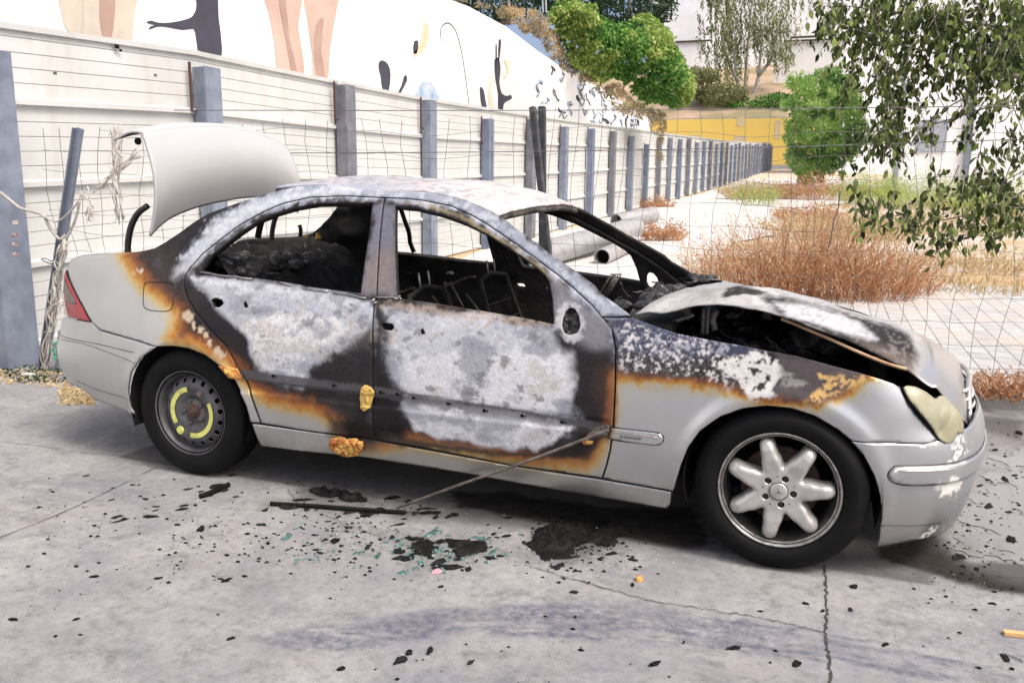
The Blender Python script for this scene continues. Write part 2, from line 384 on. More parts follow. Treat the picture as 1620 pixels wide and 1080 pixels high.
def paint(X3, Pfix=None):
    P_ = proj(X3) if Pfix is None else Pfix
    nz = fbm(X3*9, 4)-.5; n2 = fbm(X3*34+5, 4)-.5; n3 = fbm(X3*90+9, 3)-.5; n4 = fbm(X3*4+3, 3)-.5
    flake = sstep(P_[:, 0], 940, 1000)
    W = P_+np.c_[nz*22+n2*10, (fbm(X3*9+40, 4)-.5)*20+n2*10]
    W2 = P_+np.c_[n2*26+n3*8, (fbm(X3*30+40, 4)-.5)*26+n3*8]
    Ws = P_+np.c_[n2*12, (fbm(X3*30+70, 3)-.5)*12]
    d = sdist(Ws, BURN)
    scale = 1+.9*flake-.25*sstep(P_[:, 0], 560, 640)*(1-flake)+.25*sstep(P_[:, 1], 620, 640)
    d2 = d*scale+(n2*14+n3*10)*(.25+1.5*flake)
    col = np.stack([np.interp(d2, RX, [c[k] for c in RC]) for k in range(3)], 1); col2 = np.stack([np.interp(d2, [-40, -12, -2, 8, 20, 36, 52], [c[k] for c in RC]) for k in range(3)], 1); col = col*(1-flake[:, None])+col2*flake[:, None]
    burnt = sstep(d2, 0, 34); mo = np.zeros(len(P_)); fk = mo.copy()
    # brownish heat tint in the dark sheet
    col = lay(col, burnt*sstep(n4, -.1, .15)*.35, (.075, .058, .05))
    col = lay(col, burnt*sstep(nz, .02, .2)*.35, (.085, .088, .105))
    # pillars and roof rail: pale blue-grey oxide
    rail = [(286, 412), (330, 356), (400, 314), (470, 290), (600, 290), (700, 304), (780, 335), (850, 390), (955, 468), (1005, 498), (940, 498), (880, 440), (800, 376), (713, 326), (613, 314), (491, 313), (413, 338), (347, 381), (306, 420)]
    m_ = poly_mask(W2, rail, 7); col = lay(col, m_*burnt*.85, (.29, .32, .385))
    col = lay(col, m_*burnt*sstep(n2, -.02, .12)*.75, (.47, .49, .54))
    m_ = poly_mask(W, [(272, 440), (300, 396), (350, 350), (420, 314), (560, 296), (560, 306), (450, 318), (380, 348), (330, 392), (296, 430)], 9); col = lay(col, m_*burnt*.7, (.50, .53, .57))
    m_ = poly_mask(W, [(640, 320), (700, 330), (771, 360), (840, 410), (900, 460), (870, 440), (800, 384), (720, 340)], 3); col = lay(col, m_*.6, (.36, .30, .17))
    # B pillar faces
    m_ = poly_mask(W, [(592, 320), (626, 325), (626, 470), (574, 465)], 6); col = lay(col, m_*.7, (.17, .175, .22))
    m_ = poly_mask(W, [(588, 400), (622, 400), (622, 466), (578, 462)], 14); col = lay(col, m_*.5, (.21, .155, .11))
    # front corner of door
    m_ = poly_mask(W, [(875, 440), (960, 500), (972, 560), (940, 560), (880, 520)], 14); col = lay(col, m_*.7, (.21, .215, .25))
    # rear door ash
    A = [(300, 438), (447, 452), (590, 480), (592, 520), (566, 545), (525, 560), (492, 590), (480, 616), (440, 606), (418, 590), (398, 565), (383, 520), (348, 500), (326, 468)]
    m_ = poly_mask(W, A, 6)*sstep(P_[:, 0], 292, 306); col = lay(col, m_*.95, (.40, .425, .475))
    mo = np.maximum(mo, m_*.55)
    m_ = poly_mask(W, [(384, 510), (430, 497), (530, 502), (556, 520), (520, 545), (486, 562), (482, 590), (430, 588), (402, 566)], 6); col = lay(col, m_*.95, (.62, .62, .61))
    m_ = poly_mask(W2, [(400, 560), (480, 560), (474, 612), (440, 604)], 8); col = lay(col, m_*.55, (.50, .52, .60))
    m_ = poly_mask(W2, [(300, 438), (447, 452), (590, 480), (590, 486), (447, 462), (310, 452)], 4); col = lay(col, m_*.8, (.52, .54, .58))
    # front door ash
    A = [(602, 484), (700, 496), (870, 520), (885, 560), (908, 590), (906, 640), (930, 668), (880, 662), (700, 640), (640, 622), (618, 596), (606, 545)]
    m_ = poly_mask(W, A, 6); col = lay(col, m_*.95, (.43, .452, .50))
    mo = np.maximum(mo, m_*(.2+.5*sstep(nz, -.12, .08))); col = lay(col, m_*sstep(nz, .0, .16)*.5, (.33, .345, .40))
    m_ = poly_mask(W, [(640, 560), (700, 555), (900, 560), (905, 620), (880, 655), (700, 632), (640, 612)], 12); col = lay(col, m_*.75, (.60, .61, .635))
    mo = mo*(1-m_*.75)
    m_ = poly_mask(W2, [(602, 478), (760, 492), (872, 512), (872, 520), (700, 500), (602, 488)], 4); col = lay(col, m_*.6, (.40, .33, .27))
    A = [(632, 634), (700, 642), (860, 662), (915, 672), (885, 690), (850, 708), (770, 704), (690, 694), (655, 676)]
    m_ = poly_mask(W, A, 5); col = lay(col, m_*.95, (.57, .585, .62)); mo = np.maximum(mo, m_*.4)
    big = fbm(X3*np.array([7, 7, 13])+21, 5); b2_ = fbm(X3*np.array([18, 18, 26])+61, 4); ash = poly_mask(W, [(300, 440), (447, 454), (592, 480), (760, 494), (872, 518), (905, 600), (900, 690), (760, 700), (640, 680), (600, 560), (560, 545), (490, 590), (470, 612), (410, 590), (380, 510)], 8)
    col = lay(col, ash*sstep(big, .53, .63)*.7, (.20, .215, .25)); col = lay(col, ash*sstep(b2_, .60, .68)*.45, (.60, .61, .64)); col = lay(col, ash*sstep(.40-big, 0, .035)*.5, (.42, .37, .33)); col = lay(col, ash*sstep(.36-b2_, 0, .03)*.7, (.13, .13, .15))
    # dark margins of the doors
    m_ = poly_mask(W, [(596, 485), (612, 500), (616, 590), (632, 625), (640, 690), (592, 690)], 7); col = lay(col, m_*.9, (.014, .013, .014))
    m_ = poly_mask(W, [(525, 560), (592, 520), (592, 620), (480, 610), (492, 585)], 9); col = lay(col, m_*.85, (.024, .021, .023))
    m_ = poly_mask(W, [(925, 560), (968, 556), (962, 690), (920, 700), (905, 650)], 9); col = lay(col, m_*.9, (.020, .018, .019))
    m_ = poly_mask(W, [(520, 660), (640, 672), (640, 690), (590, 704), (520, 690)], 8); col = lay(col, m_*.9, (.009, .008, .008))
    # trim recess: bare grey strip
    m_ = poly_mask(P_+np.c_[n2*5, n2*5], [(380, 584), (597, 612), (968, 672), (968, 684), (900, 672), (597, 628), (380, 600)], 1.2); col = lay(col, m_*.92, (.075, .075, .08)); mo = mo*(1-m_)
    m_ = poly_mask(W, [(640, 624), (760, 642), (890, 664), (890, 674), (700, 645), (640, 634)], 3); col = lay(col, m_*.85, (.24, .24, .25))
    m_ = poly_mask(W2, [(885, 490), (902, 478), (914, 484), (922, 500), (924, 522), (916, 540), (900, 545), (886, 534), (880, 515)], 3); col = lay(col, m_*.8, (.42, .42, .44))
    m_ = poly_mask(Ws, [(600, 680), (650, 694), (700, 702), (770, 712), (850, 718), (900, 704), (950, 690), (944, 708), (930, 726), (860, 724), (770, 720), (700, 712), (640, 706), (600, 700)], 4); col = lay(col, m_*.9, (.022, .019, .019))
    # red-brown flank of the front door
    m_ = poly_mask(Ws, [(966, 590), (978, 590), (976, 665), (962, 700), (952, 690)], 4); col = lay(col, m_*.7, (.24, .09, .045))
    # pale paint blisters by the rear arch, flakes over the front wing
    for (bx, by, br) in ((297, 500, 9), (306, 514, 4), (318, 521, 5), (325, 530, 4), (332, 541, 4), (343, 556, 7), (351, 563, 5), (216, 426, 2.5), (222, 428, 3), (212, 433, 2)):
        dd = np.hypot(Ws[:, 0]-bx, (Ws[:, 1]-by)*.8); col = lay(col, 1-sstep(dd, br*.8, br*1.1), (.50, .40, .30))
    m_ = poly_mask(W, [(955, 498), (1010, 500), (1120, 534), (1215, 552), (1170, 566), (1060, 566), (955, 560)], 7)*flake; col = lay(col, m_*.7, (.06, .068, .115)); col = lay(col, m_*sstep(n2+n3*.5, .07, .11)*.7, (.36, .37, .42))
    m_ = poly_mask(W, [(955, 555), (1060, 562), (1130, 575), (1090, 600), (975, 592)], 7)*flake; col = lay(col, m_*.6, (.05, .045, .05))
    fl = sstep(n3+.7*n2, .035, .06)
    band = poly_mask(W, [(975, 505), (1140, 545), (1160, 600), (1150, 616), (1080, 596), (975, 584), (975, 520)], 10)*flake; fk = band*(.15+.35*sstep(nz, -.1, .1)); col = lay(col, band*sstep(n3-n2*.4, .10, .12)*.9, (.55, .53, .53))
    m_ = poly_mask(W2, [(1124, 562), (1160, 566), (1210, 556), (1242, 586), (1278, 604), (1252, 612), (1225, 610), (1220, 628), (1190, 632), (1172, 606), (1138, 584)], 2); col = lay(col, m_*sstep(n3*.8-n2, -.13, -.08)*.95, (.60, .59, .57))
    m_ = poly_mask(W, [(1230, 560), (1400, 592), (1360, 606), (1300, 640), (1230, 628)], 8); col = lay(col, m_*.75, (.095, .08, .085))
    m_ = poly_mask(W2, [(1284, 594), (1330, 594), (1384, 602), (1352, 614), (1296, 640), (1276, 630), (1300, 616)], 3); col = lay(col, m_*sstep(n2+n3, -.03, .02)*.9, (.55, .36, .14))
    # soot on the sill below the fire
    m_ = poly_mask(W, [(520, 690), (600, 700), (600, 716), (530, 716)], 8); col = lay(col, m_*.5, (.06, .05, .045))
    # bare filler where the bumper is scraped
    m_ = poly_mask(W2, [(1475, 768), (1500, 762), (1512, 752), (1524, 764), (1512, 776), (1506, 790), (1490, 780)], 2); col = lay(col, m_, (.80, .78, .72)); burnt = np.maximum(burnt, m_*.6)
    m_ = poly_mask(W2, [(1448, 856), (1478, 836), (1490, 832), (1480, 846), (1452, 860)], 1.5); col = lay(col, m_, (.80, .78, .72)); burnt = np.maximum(burnt, m_*.6)
    m_ = poly_mask(W, [(1510, 690), (1540, 700), (1530, 735), (1500, 738)], 4); sc_ = m_*sstep(n2+n3, .04, .08); col = lay(col, sc_, (.78, .76, .70)); burnt = np.maximum(burnt, sc_*.6)
    mo = np.maximum(mo, poly_mask(W2, rail, 7)*.45*burnt)
    msk = np.stack([burnt, np.clip(fk, 0, 1), mo], 1)
    return np.clip(col, .003, .9), msk

def side_panel(name, out_px, holes_px=(), gap=.9, step=.008, thick=.018, inner='char', both=True, sz_extra=None, label_far=None, lift=0., parent=None):
    """one sheet-metal panel on the near side (and its mirror on the far side)"""
    pts = shrink(out_px, gap) if gap else np.array(out_px, float)
    o2 = [inv(q) for q in pts]
    if sz_extra is not None: o2 = o2+[np.array(q) for q in sz_extra]
    h2 = [[inv(q) for q in h] for h in holes_px]
    v, f = cdt(o2, h2, step)
    X = S(v[:, 0], v[:, 1])
    if lift:
        e = 1e-3; a = S(v[:, 0]+e, v[:, 1])-X; b = S(v[:, 0], v[:, 1]+e)-X; nn = np.cross(a, b); nn /= np.linalg.norm(nn, axis=1)[:, None]; X = X+nn*lift
    # wind outwards (-Y side)
    t = f[0]; nn = np.cross(X[f][:, 1]-X[f][:, 0], X[f][:, 2]-X[f][:, 0]).sum(0)
    if nn@np.array([X[:, 0].mean()*.05, -1, 0]) < 0: f = f[:, ::-1]
    col, msk = paint(X)
    objs = []
    for sgn in ((1, -1) if both else (1,)):
        XX = X*np.array([1, sgn, 1]); ff = f if sgn == 1 else f[:, ::-1]
        par = parent if parent is not None else car
        o = mesh(name, XX, ff.tolist(), M['skin'], par, True, {'Col': col, 'Msk': msk})
        o.data.materials.append(M[inner])
        sm = o.modifiers.new('sheet', 'SOLIDIFY'); sm.thickness = thick; sm.offset = -1; sm.material_offset = 1; sm.material_offset_rim = 1
        if sgn == -1: flatten_far(o)
        objs.append(o)
    return objs
def flatten_far(o): pass

GAP_REAR = [(609, 313), (547, 310), (491, 312), (447, 322), (413, 337), (380, 355.5), (347, 380), (320, 402), (302, 422), (293, 435.5), (290.5, 451), (295.5, 469), (309, 493), (331, 520), (358, 547), (374, 577), (389, 601), (400, 634), (413, 669.5)]
GAP_FRONT_TOP = [(609, 313), (640, 314), (669, 317), (713, 325.5), (747, 341), (771, 355), (802, 376), (847, 409), (880, 433), (904, 453), (936, 482), (951, 500)]
BPIL = [(609, 313), (600, 391), (596, 471), (592, 480), (590, 560), (590, 620), (591, 695.5)]
RAIL_TOP = [(470, 294.5), (520, 292), (579, 299.5), (613, 301), (650, 302.5), (680, 304), (711, 310), (735, 315), (762, 326), (787, 339), (802, 349), (824, 366), (847, 382), (869, 400), (902, 422), (940, 449), (953, 465), (980, 484), (1000, 500)]
# side frame: C pillar, roof rail, A pillar and the rear quarter in one pressing
quarter = [(106, 424), (112, 410), (128, 403.5), (160, 402.5), (200, 401), (222, 398), (245, 392), (262, 382), (285, 367), (305, 352), (330, 337), (380, 319), (430, 303)]+RAIL_TOP+[(976, 501.5), (951, 501.5)]+GAP_FRONT_TOP[::-1][1:-1]+[(609, 313)]+GAP_REAR[1:]
quarter += [(405, 669), (396, 668), (393, 655), (389, 641), (378, 614), (368, 597), (352, 582), (338, 572), (324, 562), (298, 551.5), (273, 547.5), (247, 548.5), (200, 534), (157, 521.5), (145, 510.5), (132, 487), (115, 454)]
side_panel('side_frame', quarter, [], .7, step=.0095)
rdoor = GAP_REAR[::-1]+BPIL[1:]+[(540, 688.5), (491, 682), (450, 675.5)]
rwin = [(317, 427), (333, 404), (353, 389), (378, 369), (404, 351), (436, 338), (469, 328), (502, 322), (535.5, 320.7), (590, 321), (584, 369), (575.5, 424), (570.7, 464), (502, 455.5), (447, 445.5), (391, 438), (347, 433.5)]
hnd_r = [(334, 474), (341, 471), (351, 474), (354, 480), (348, 486), (338, 486)]
hnd_r2 = [(385, 478), (389, 477), (393, 486), (387, 487)]
DOORS_R = side_panel('rear_door', rdoor, [rwin, hnd_r, hnd_r2], .9, thick=.03)
fdoor = BPIL[::-1]+GAP_FRONT_TOP[1:]+[(959, 508), (968, 521), (973.7, 552), (973, 611), (970, 673), (965, 711), (959, 736), (952, 757), (880, 746), (811, 736), (740, 722), (669, 708)]
fwin = [(625.5, 325.5), (658, 329), (698, 339), (735.5, 353), (771, 370), (802, 391), (835.5, 413), (860, 433), (869, 445.5), (874.5, 475.5), (876.7, 513), (835.5, 504), (758, 491), (691, 480), (633, 472), (628, 467), (625, 400)]
hnd_f = [(603, 514), (607, 511), (621, 512), (624, 518), (620, 523), (606, 521)]
hnd_f2 = [(665, 522), (669, 519), (673, 528), (667, 529)]
mir = [(895, 492), (902, 486), (910, 489), (916, 500), (918, 515), (914, 526), (903, 530), (893, 527), (889, 515), (891, 503)]
DOORS_F = side_panel('front_door', fdoor, [fwin, hnd_f, hnd_f2, mir], .9, thick=.03)
fender = [(952, 502), (976, 502.5), (1002, 502), (1038, 515.6), (1071, 526.7), (1127, 537.8), (1173, 545.6), (1209, 553), (1260, 562), (1304, 574), (1360, 589), (1393, 599), (1414, 606), (1424, 612), (1430, 626), (1449, 653), (1471, 678), (1484, 695.6), (1474, 701), (1464, 702), (1415.6, 700), (1347, 697.3),
          (1325, 679), (1289, 658), (1252.6, 646), (1214, 642), (1175.6, 646), (1139.5, 659), (1108, 681), (1089, 707), (1077, 736), (1065, 777), (1010, 767), (953, 757), (960, 736), (966, 711), (971, 673), (974, 611), (974.7, 552), (969, 521), (960, 508)]
side_panel('front_wing', fender, [], .8)
sill = [(398, 669.5), (491, 682.5), (591, 696), (700, 715.5), (811, 736.5), (950, 757.5), (1062, 777.5), (1061, 797), (1055.6, 805), (897.5, 778), (799, 760.5), (740, 749.5), (669, 738), (580, 724), (491, 715.5), (413, 705.5), (406, 692)]
side_panel('sill', sill, [], .8, thick=.05, inner='char')
# bumpers: outline on the near side, continued in (s, z) round to the middle of the car, then mirrored
def s_at(uv): return inv(uv)
fb_seam = [(1347, 698.5), (1415.6, 701.5), (1464, 703), (1484, 697)]
fb_arch = [(1392, 852), (1396, 820.6), (1393, 784.5), (1383, 751), (1366.5, 719.5), (1350, 701)]
def bumper(name, near_px, mids, parent=None, step=.01, lift=0., thick=.012):
    o2 = [inv(q) for q in near_px]+[np.array(q) for q in mids]
    v, f = cdt(o2, [], step); X = S(v[:, 0], v[:, 1])
    if lift:
        e = 1e-3; a = S(v[:, 0]+e, v[:, 1])-X; b = S(v[:, 0], v[:, 1]+e)-X; nn = np.cross(a, b); nn /= np.linalg.norm(nn, axis=1)[:, None]; X = X+nn*lift
    nn = np.cross(X[f][:, 1]-X[f][:, 0], X[f][:, 2]-X[f][:, 0]).sum(0)
    if nn@np.array([X[:, 0].mean(), -1, 0]) < 0: f = f[:, ::-1]
    col, msk = paint(X); n_ = len(X)
    c2 = np.tile(SIL, (n_, 1))
    XX = np.r_[X, X*np.array([1, -1, 1])]; ff = np.r_[f, f[:, ::-1]+n_]
    o = mesh(name, XX, ff.tolist(), M['skin'], parent or car, True, {'Col': np.r_[col, c2], 'Msk': np.r_[msk, msk*0]})
    bm = bmesh.new(); bm.from_mesh(o.data); bmesh.ops.remove_doubles(bm, verts=bm.verts[:], dist=.0025); bm.to_mesh(o.data); bm.free()
    o.data.materials.append(M['char'])
    sm = o.modifiers.new('sheet', 'SOLIDIFY'); sm.thickness = thick; sm.offset = -1; sm.material_offset = 1; sm.material_offset_rim = 0
    return o
a0 = inv((1484, 697)); 
fbump = bumper('front_bumper', [(1388, 864), (1392, 852), (1394, 832)]+fb_arch[1:]+fb_seam,
               [(a0[0]+.10, .566), (a0[0]+.2, .56), (SMAX-.45, .575), (SMAX-.25, .575), (SMAX, .575), (SMAX, .15), (SMAX-.4, .15), (SMAX-.8, .152), (inv((1430, 860))[0], .142)])
a1 = inv((104, 501))
_rb = inv((128, 613))
rbump = bumper('rear_bumper', [(104.5, 501.5), (145, 510), (156, 522.5), (200, 535), (246, 549), (222, 565.5), (205.5, 590), (201, 619), (207, 645.5), (214, 655), (200.7, 651), (152.6, 632), (128, 613)],
               [(_rb[0]-.12, _rb[1]), (SMIN+.3, _rb[1]), (SMIN, _rb[1]), (SMIN, .62), (SMIN+.4, .62)])
def seam(uvs, r=.0022, name='seam', mat='black', off=.001, szs=None, parent=None):
    q = [inv(p_) for p_ in uvs] if szs is None else [np.array(z_) for z_ in szs]
    q = np.array(spl(q, 8)); X = S(q[:, 0], q[:, 1])+np.array([0, 0, 0]); X[:, 1] -= off
    return MB().tube(X, r, 5).build(name, M[mat], parent or car, True)
# rub strips and seams of the bumpers
z_r = inv((1410, 740))[1]
_rs = [(SMAX-.90, .385), (SMAX-.955, .391), (SMAX-.982, .405), (SMAX-.99, .425), (SMAX-.975, .443), (SMAX-.94, .451)]
bumper('rub_strip', [], [(SMAX-.7, .453), (SMAX-.3, .455), (SMAX, .455), (SMAX, .39), (SMAX-.3, .388), (SMAX-.7, .385)]+_rs, fbump, .012, lift=.009)
seam(None, .0022, szs=[(SMAX-.3, .384), (SMAX-.7, .382)]+[(a_, b_) for a_, b_ in ((SMAX-.90, .381), (SMAX-.957, .387), (SMAX-.986, .403), (SMAX-.994, .425), (SMAX-.978, .447), (SMAX-.94, .456))]+[(SMAX-.7, .458), (SMAX-.3, .46)], mat='black', off=.0015, parent=fbump)
seam(None, .0035, szs=[(SMAX-.95, .438), (SMAX-.7, .439), (SMAX-.3, .441), (SMAX-.02, .441)], mat='paintlt', off=.010, parent=fbump)
seam([(1394, 831), (1430, 831), (1470, 829), (1489, 826)], parent=fbump)
seam([(91, 533), (130, 543), (170, 557), (213, 575)], .0014, mat='charlight', parent=rbump); seam([(94, 527), (150, 543), (205, 556), (212, 557)], .0018, mat='charlight', parent=rbump)
seam([(120, 601), (160, 618), (205, 632)], .0012, mat='charlight', parent=rbump)
# tail lamps and head lamps
tl = side_panel('tail_lamp', [(105, 426), (115, 454), (132, 487), (144.5, 509.5), (106, 500.5), (103, 484), (100.5, 459.6), (101.5, 437)], [], .6, .01, both=True, lift=.003)
for o in tl: o.data.materials[0] = M['red']
o = side_panel('lamp_reflector', [(104, 440), (108, 452), (120, 474), (122, 482), (106, 478), (102, 458)], [], .2, .008, both=False, lift=.005, parent=tl[0], thick=.002)[0]; o.data.materials[0] = M['smoked']
hl_px = [(1427, 613), (1433, 609.5), (1445, 611), (1458, 618), (1470, 628), (1474, 629), (1480, 624.5), (1490, 626), (1501, 637), (1510, 651), (1516, 668), (1519, 684), (1513, 685.5), (1508, 683), (1508, 694), (1504, 701), (1496, 702), (1486, 697), (1472, 679.5), (1449, 653), (1434, 632)]
hls = side_panel('head_lamp', hl_px, [], .5, .008, lift=.006, thick=.03)
for o in hls:
    o.data.materials[0] = M['lens']; nv = len(o.data.vertices); co = np.empty(nv*3, dtype=np.float32); o.data.vertices.foreach_get('co', co); co = co.reshape(-1, 3)
    c_ = co.mean(0); sg_ = -1 if c_[1] < 0 else 1
    for (du, dv, ru) in ((-.045, .02, .085), (.075, -.015, .07)):
        q_ = np.hypot((co[:, 0]-c_[0]-du), (co[:, 2]-c_[2]-dv)*.8)/ru; hh = .022*np.clip(1-q_**2, 0, 1)
        co[:, 1] += sg_*hh*.7; co[:, 0] += hh*.6
    o.data.vertices.foreach_set('co', co.ravel()); o.data.update()
# fuel flap outline, door-edge seams
ff_px = [(228, 452), (233, 447), (243, 446), (266, 447), (274, 450), (276, 456), (274, 478), (271, 488), (264, 492), (248, 492), (233, 489), (227, 481)]
ffo = [inv(q) for q in spl(ff_px, 4, True)]; X = S(np.array(ffo)[:, 0], np.array(ffo)[:, 1]); X[:, 1] -= .0005
MB().tube(X, .0024, 5, closed=True).build('fuel_flap', M['black'], car, True)
seam([(373, 576), (389, 601), (413, 669)], .0016)
# side trim on the front wing with its badge
tr_px = [(966, 676), (985, 678), (1035, 683.5), (1045, 686), (1050, 692), (1047, 700), (1038, 703.5), (1015, 701), (964, 693)]
trim = side_panel('side_trim', tr_px, [], 0, .008, lift=.007, thick=.007, both=True)[0]
tqs = np.array(spl([inv(q) for q in tr_px], 6, True)); X = S(tqs[:, 0], tqs[:, 1]); X[:, 1] -= .003; MB().tube(X, .0022, 5, closed=True).build('seam', M['black'], trim, True)
q = np.array(spl([inv(z_) for z_ in ((967, 682), (1010, 686), (1040, 691))], 8)); X = S(q[:, 0], q[:, 1]); X[:, 1] -= .009
MB().tube(X, .0022, 5).build('trim_line', M['rimlip'], trim, True)
fc = bpy.data.curves.new('badge', 'FONT'); fc.body = 'ELEGANCE'; fc.size = .0135; fc.extrude = .0008; fc.space_character = 1.35; fc.align_x = 'CENTER'
fo = bpy.data.objects.new('badge_tmp', fc); C.objects.link(fo); bpy.context.view_layer.update()
me = bpy.data.meshes.new_from_object(fo); bpy.data.objects.remove(fo)
pc = S(*inv((998, 691)))[0]; pc[1] -= .0095; bo = bpy.data.objects.new('badge', me); C.objects.link(bo)
bo.rotation_euler = (R(90), 0, 0); bo.location = pc-np.array([0, 0, .005]); me.materials.append(M['black']); adopt(bo, trim)

# torn foam and flaps hanging from the doors
def flap(name, px, mat, thick=.012, off=.012, parent=None, lump=.012):
    o2 = [inv(q) for q in px]; v, f = cdt(o2, [], .005); X = S(v[:, 0], v[:, 1])
    dd = np.clip(sdist(v, np.array(o2)), 0, .02)/.02
    X[:, 1] -= off+(fbm(np.c_[v, v[:, 0]]*60, 3)-.3)*lump*2*dd
    nn = np.cross(X[f][:, 1]-X[f][:, 0], X[f][:, 2]-X[f][:, 0]).sum(0)
    if nn[1] > 0: f = f[:, ::-1]
    o = mesh(name, X, f.tolist(), M[mat], parent or car, True); sm = o.modifiers.new('t', 'SOLIDIFY'); sm.thickness = thick; sm.offset = -1
    return o
flap('torn_padding', [(574, 612), (579, 608), (589, 611), (594, 620), (591, 634), (586, 645), (578, 650), (572, 644), (571, 628)], 'foamyel')
flap('torn_padding', [(528, 691), (539, 690), (552, 693), (565, 692), (577, 697), (577, 710), (570, 719), (552, 721), (538, 717), (526, 709), (523, 701)], 'foam', off=.02, lump=.02)
flap('torn_padding', [(346, 578), (360, 579), (377, 583), (384, 600), (372, 599), (362, 597)], 'foam', off=.006)
flap('torn_padding', [(919, 694), (928, 691), (940, 697), (938, 701), (925, 703)], 'foam', off=.01)
flap('trim_end', [(928, 688), (944, 675), (961, 670), (966, 676), (962, 688), (946, 693), (933, 696)], 'charlight', off=.012, lump=.01)
# melted mirror stump in its hole
v_, f_ = cdt([inv(q) for q in shrink(mir, -1)], [], .005); X = S(v_[:, 0], v_[:, 1]); X[:, 1] += .02-(fbm(np.c_[v_, v_[:, 0]]*55, 4)-.35)*.05
mesh('mirror_stump', X, f_.tolist(), M['ash'], DOORS_F[0], True)

# ---------------------------------------------------------- roof
def catmull1(xs, ys, x): return np.interp(x, xs, ys)
def loft(name, rows, ny, mat, parent, holes=None, colf=None, thick=.012, nx=None, inner='char'):
    """rows: list of 3-D polylines (same direction); interpolates between them"""
    rows = [np.array(spl(r_, 8)) if len(r_) < 40 else np.array(r_) for r_ in rows]
    n_ = nx or 160
    rs = []
    for r_ in rows:
        t = np.r_[0, np.cumsum(np.linalg.norm(np.diff(r_, axis=0), axis=1))]; t /= t[-1]; u_ = np.linspace(0, 1, n_)
        rs.append(np.stack([np.interp(u_, t, r_[:, k]) for k in range(3)], 1))
    rs = np.array(rs)                         # rows, n, 3
    G = np.array([spl([rs[j, i] for j in range(len(rows))], ny) for i in range(n_)])   # n, m, 3
    m_ = G.shape[1]; V_ = G.reshape(-1, 3); idx = np.arange(n_*m_).reshape(n_, m_)
    F = np.stack([idx[:-1, :-1], idx[1:, :-1], idx[1:, 1:], idx[:-1, 1:]], -1).reshape(-1, 4)
    nn = np.cross(V_[F][:, 1]-V_[F][:, 0], V_[F][:, 3]-V_[F][:, 0]).sum(0)
    return V_, F, nn, G
RZ = [S(*inv(q))[0] for q in RAIL_TOP[:10]]          # near edge of the roof skin, rear to front
RZ = [np.array([-1.02, S(*inv((455, 297)))[0][1], S(*inv((455, 297)))[0][2]])]+RZ
near = np.array(spl(RZ, 6))
def roof_row(fy, lift):
    r_ = near.copy(); x = r_[:, 0]; t = np.clip((x-x.min())/(x.max()-x.min()), 0, 1)
    r_[:, 1] = r_[:, 1]*fy
    r_[:, 0] = r_[:, 0]+(.06*t**3-.10*(1-t)**3)*(1-abs(fy))
    r_[:, 2] = r_[:, 2]+lift*(.030+.022*np.sin(math.pi*np.clip(t, 0, 1)))+.004*np.sin(x*9+fy*4)
    return r_
rows = [roof_row(fy, l_) for fy, l_ in ((1, 0), (.75, .62), (.35, .95), (0, 1), (-.35, .95), (-.75, .62), (-1, 0))]
V_, F, nn, G = loft('roof', rows, 12, None, None)
if nn[2] < 0: F = F[:, ::-1]
V_[:, 2] += (fbm(V_*5, 3)-.5)*.012
n1 = fbm(V_*7, 4); n2_ = fbm(V_*np.array([30, 30, 30]), 4)
tt = sstep(V_[:, 0], -.7, .1); edge = sstep(-V_[:, 1], .36, .54)
col = np.tile(np.array((.33, .335, .36)), (len(V_), 1)); col = lay(col, tt*.8, (.56, .55, .53)); col = lay(col, sstep(n1, .52, .62)*.5, (.50, .40, .36)); col = lay(col, sstep(n2_, .5, .62)*.5, (.17, .17, .19)); col = lay(col, edge*.6*(1-tt), (.30, .33, .40))
ro = mesh('roof', V_, F.tolist(), M['skin'], car, True, {'Col': col, 'Msk': np.tile([1., 0, .12], (len(V_), 1))})
ro.data.materials.append(M['char']); sm = ro.modifiers.new('sheet', 'SOLIDIFY'); sm.thickness = .012; sm.offset = -1; sm.material_offset = 1; sm.material_offset_rim = 0
# windscreen header and rear header
fr = G[-1]; MB().tube([q+np.array([-.02, 0, -.022]) for q in fr], .017, 8).build('windscreen_header', M['charlight'], car, True)
rr_ = G[0]; MB().tube([q+np.array([.02, 0, -.03]) for q in rr_], .025, 8).build('rear_header', M['char'], car, True)
for y in (-.25, .0, .28):
    MB().box((-.47, y, 1.315), (.9, .03, .02)).build('roof_bow', M['char'], car)

# ---------------------------------------------------------- bonnet (buckled)
top_px = [(1142, 444.5), (1169, 450), (1195, 456.5), (1222, 461), (1249, 467), (1282, 477), (1320, 488), (1367, 500), (1415, 513), (1460, 532), (1495.6, 553), (1510, 563), (1517, 573), (1520, 584)]
near_px = [(1004, 496), (1024, 492), (1045, 494), (1067, 491), (1098, 483), (1142, 480), (1171, 482), (1204, 489), (1249, 502), (1282, 515.5), (1320, 531), (1360, 547), (1400, 565), (1433, 583), (1449, 594), (1464, 606), (1476, 613), (1482, 612), (1496, 630), (1511, 646), (1522, 660), (1531, 672)]
def yn(x): return -np.interp(x, [.6, .75, 1.2, 1.6, 1.85, 2.0], [.69, .70, .70, .66, .60, .50])
nr = []
for q in near_px:
    y = -.69
    for _ in range(6): g = un(*q, 'y', y); y = float(yn(g[0]))
    nr.append(un(*q, 'y', y))
def rowpx(px, y): return [un(*q, 'y', y) for q in px]
tp = [un(*q, 'y', .12 if q[0] > 1400 else .30) for q in top_px]
nr = np.array(spl(nr, 4)); tp = np.array(spl(tp, 4))
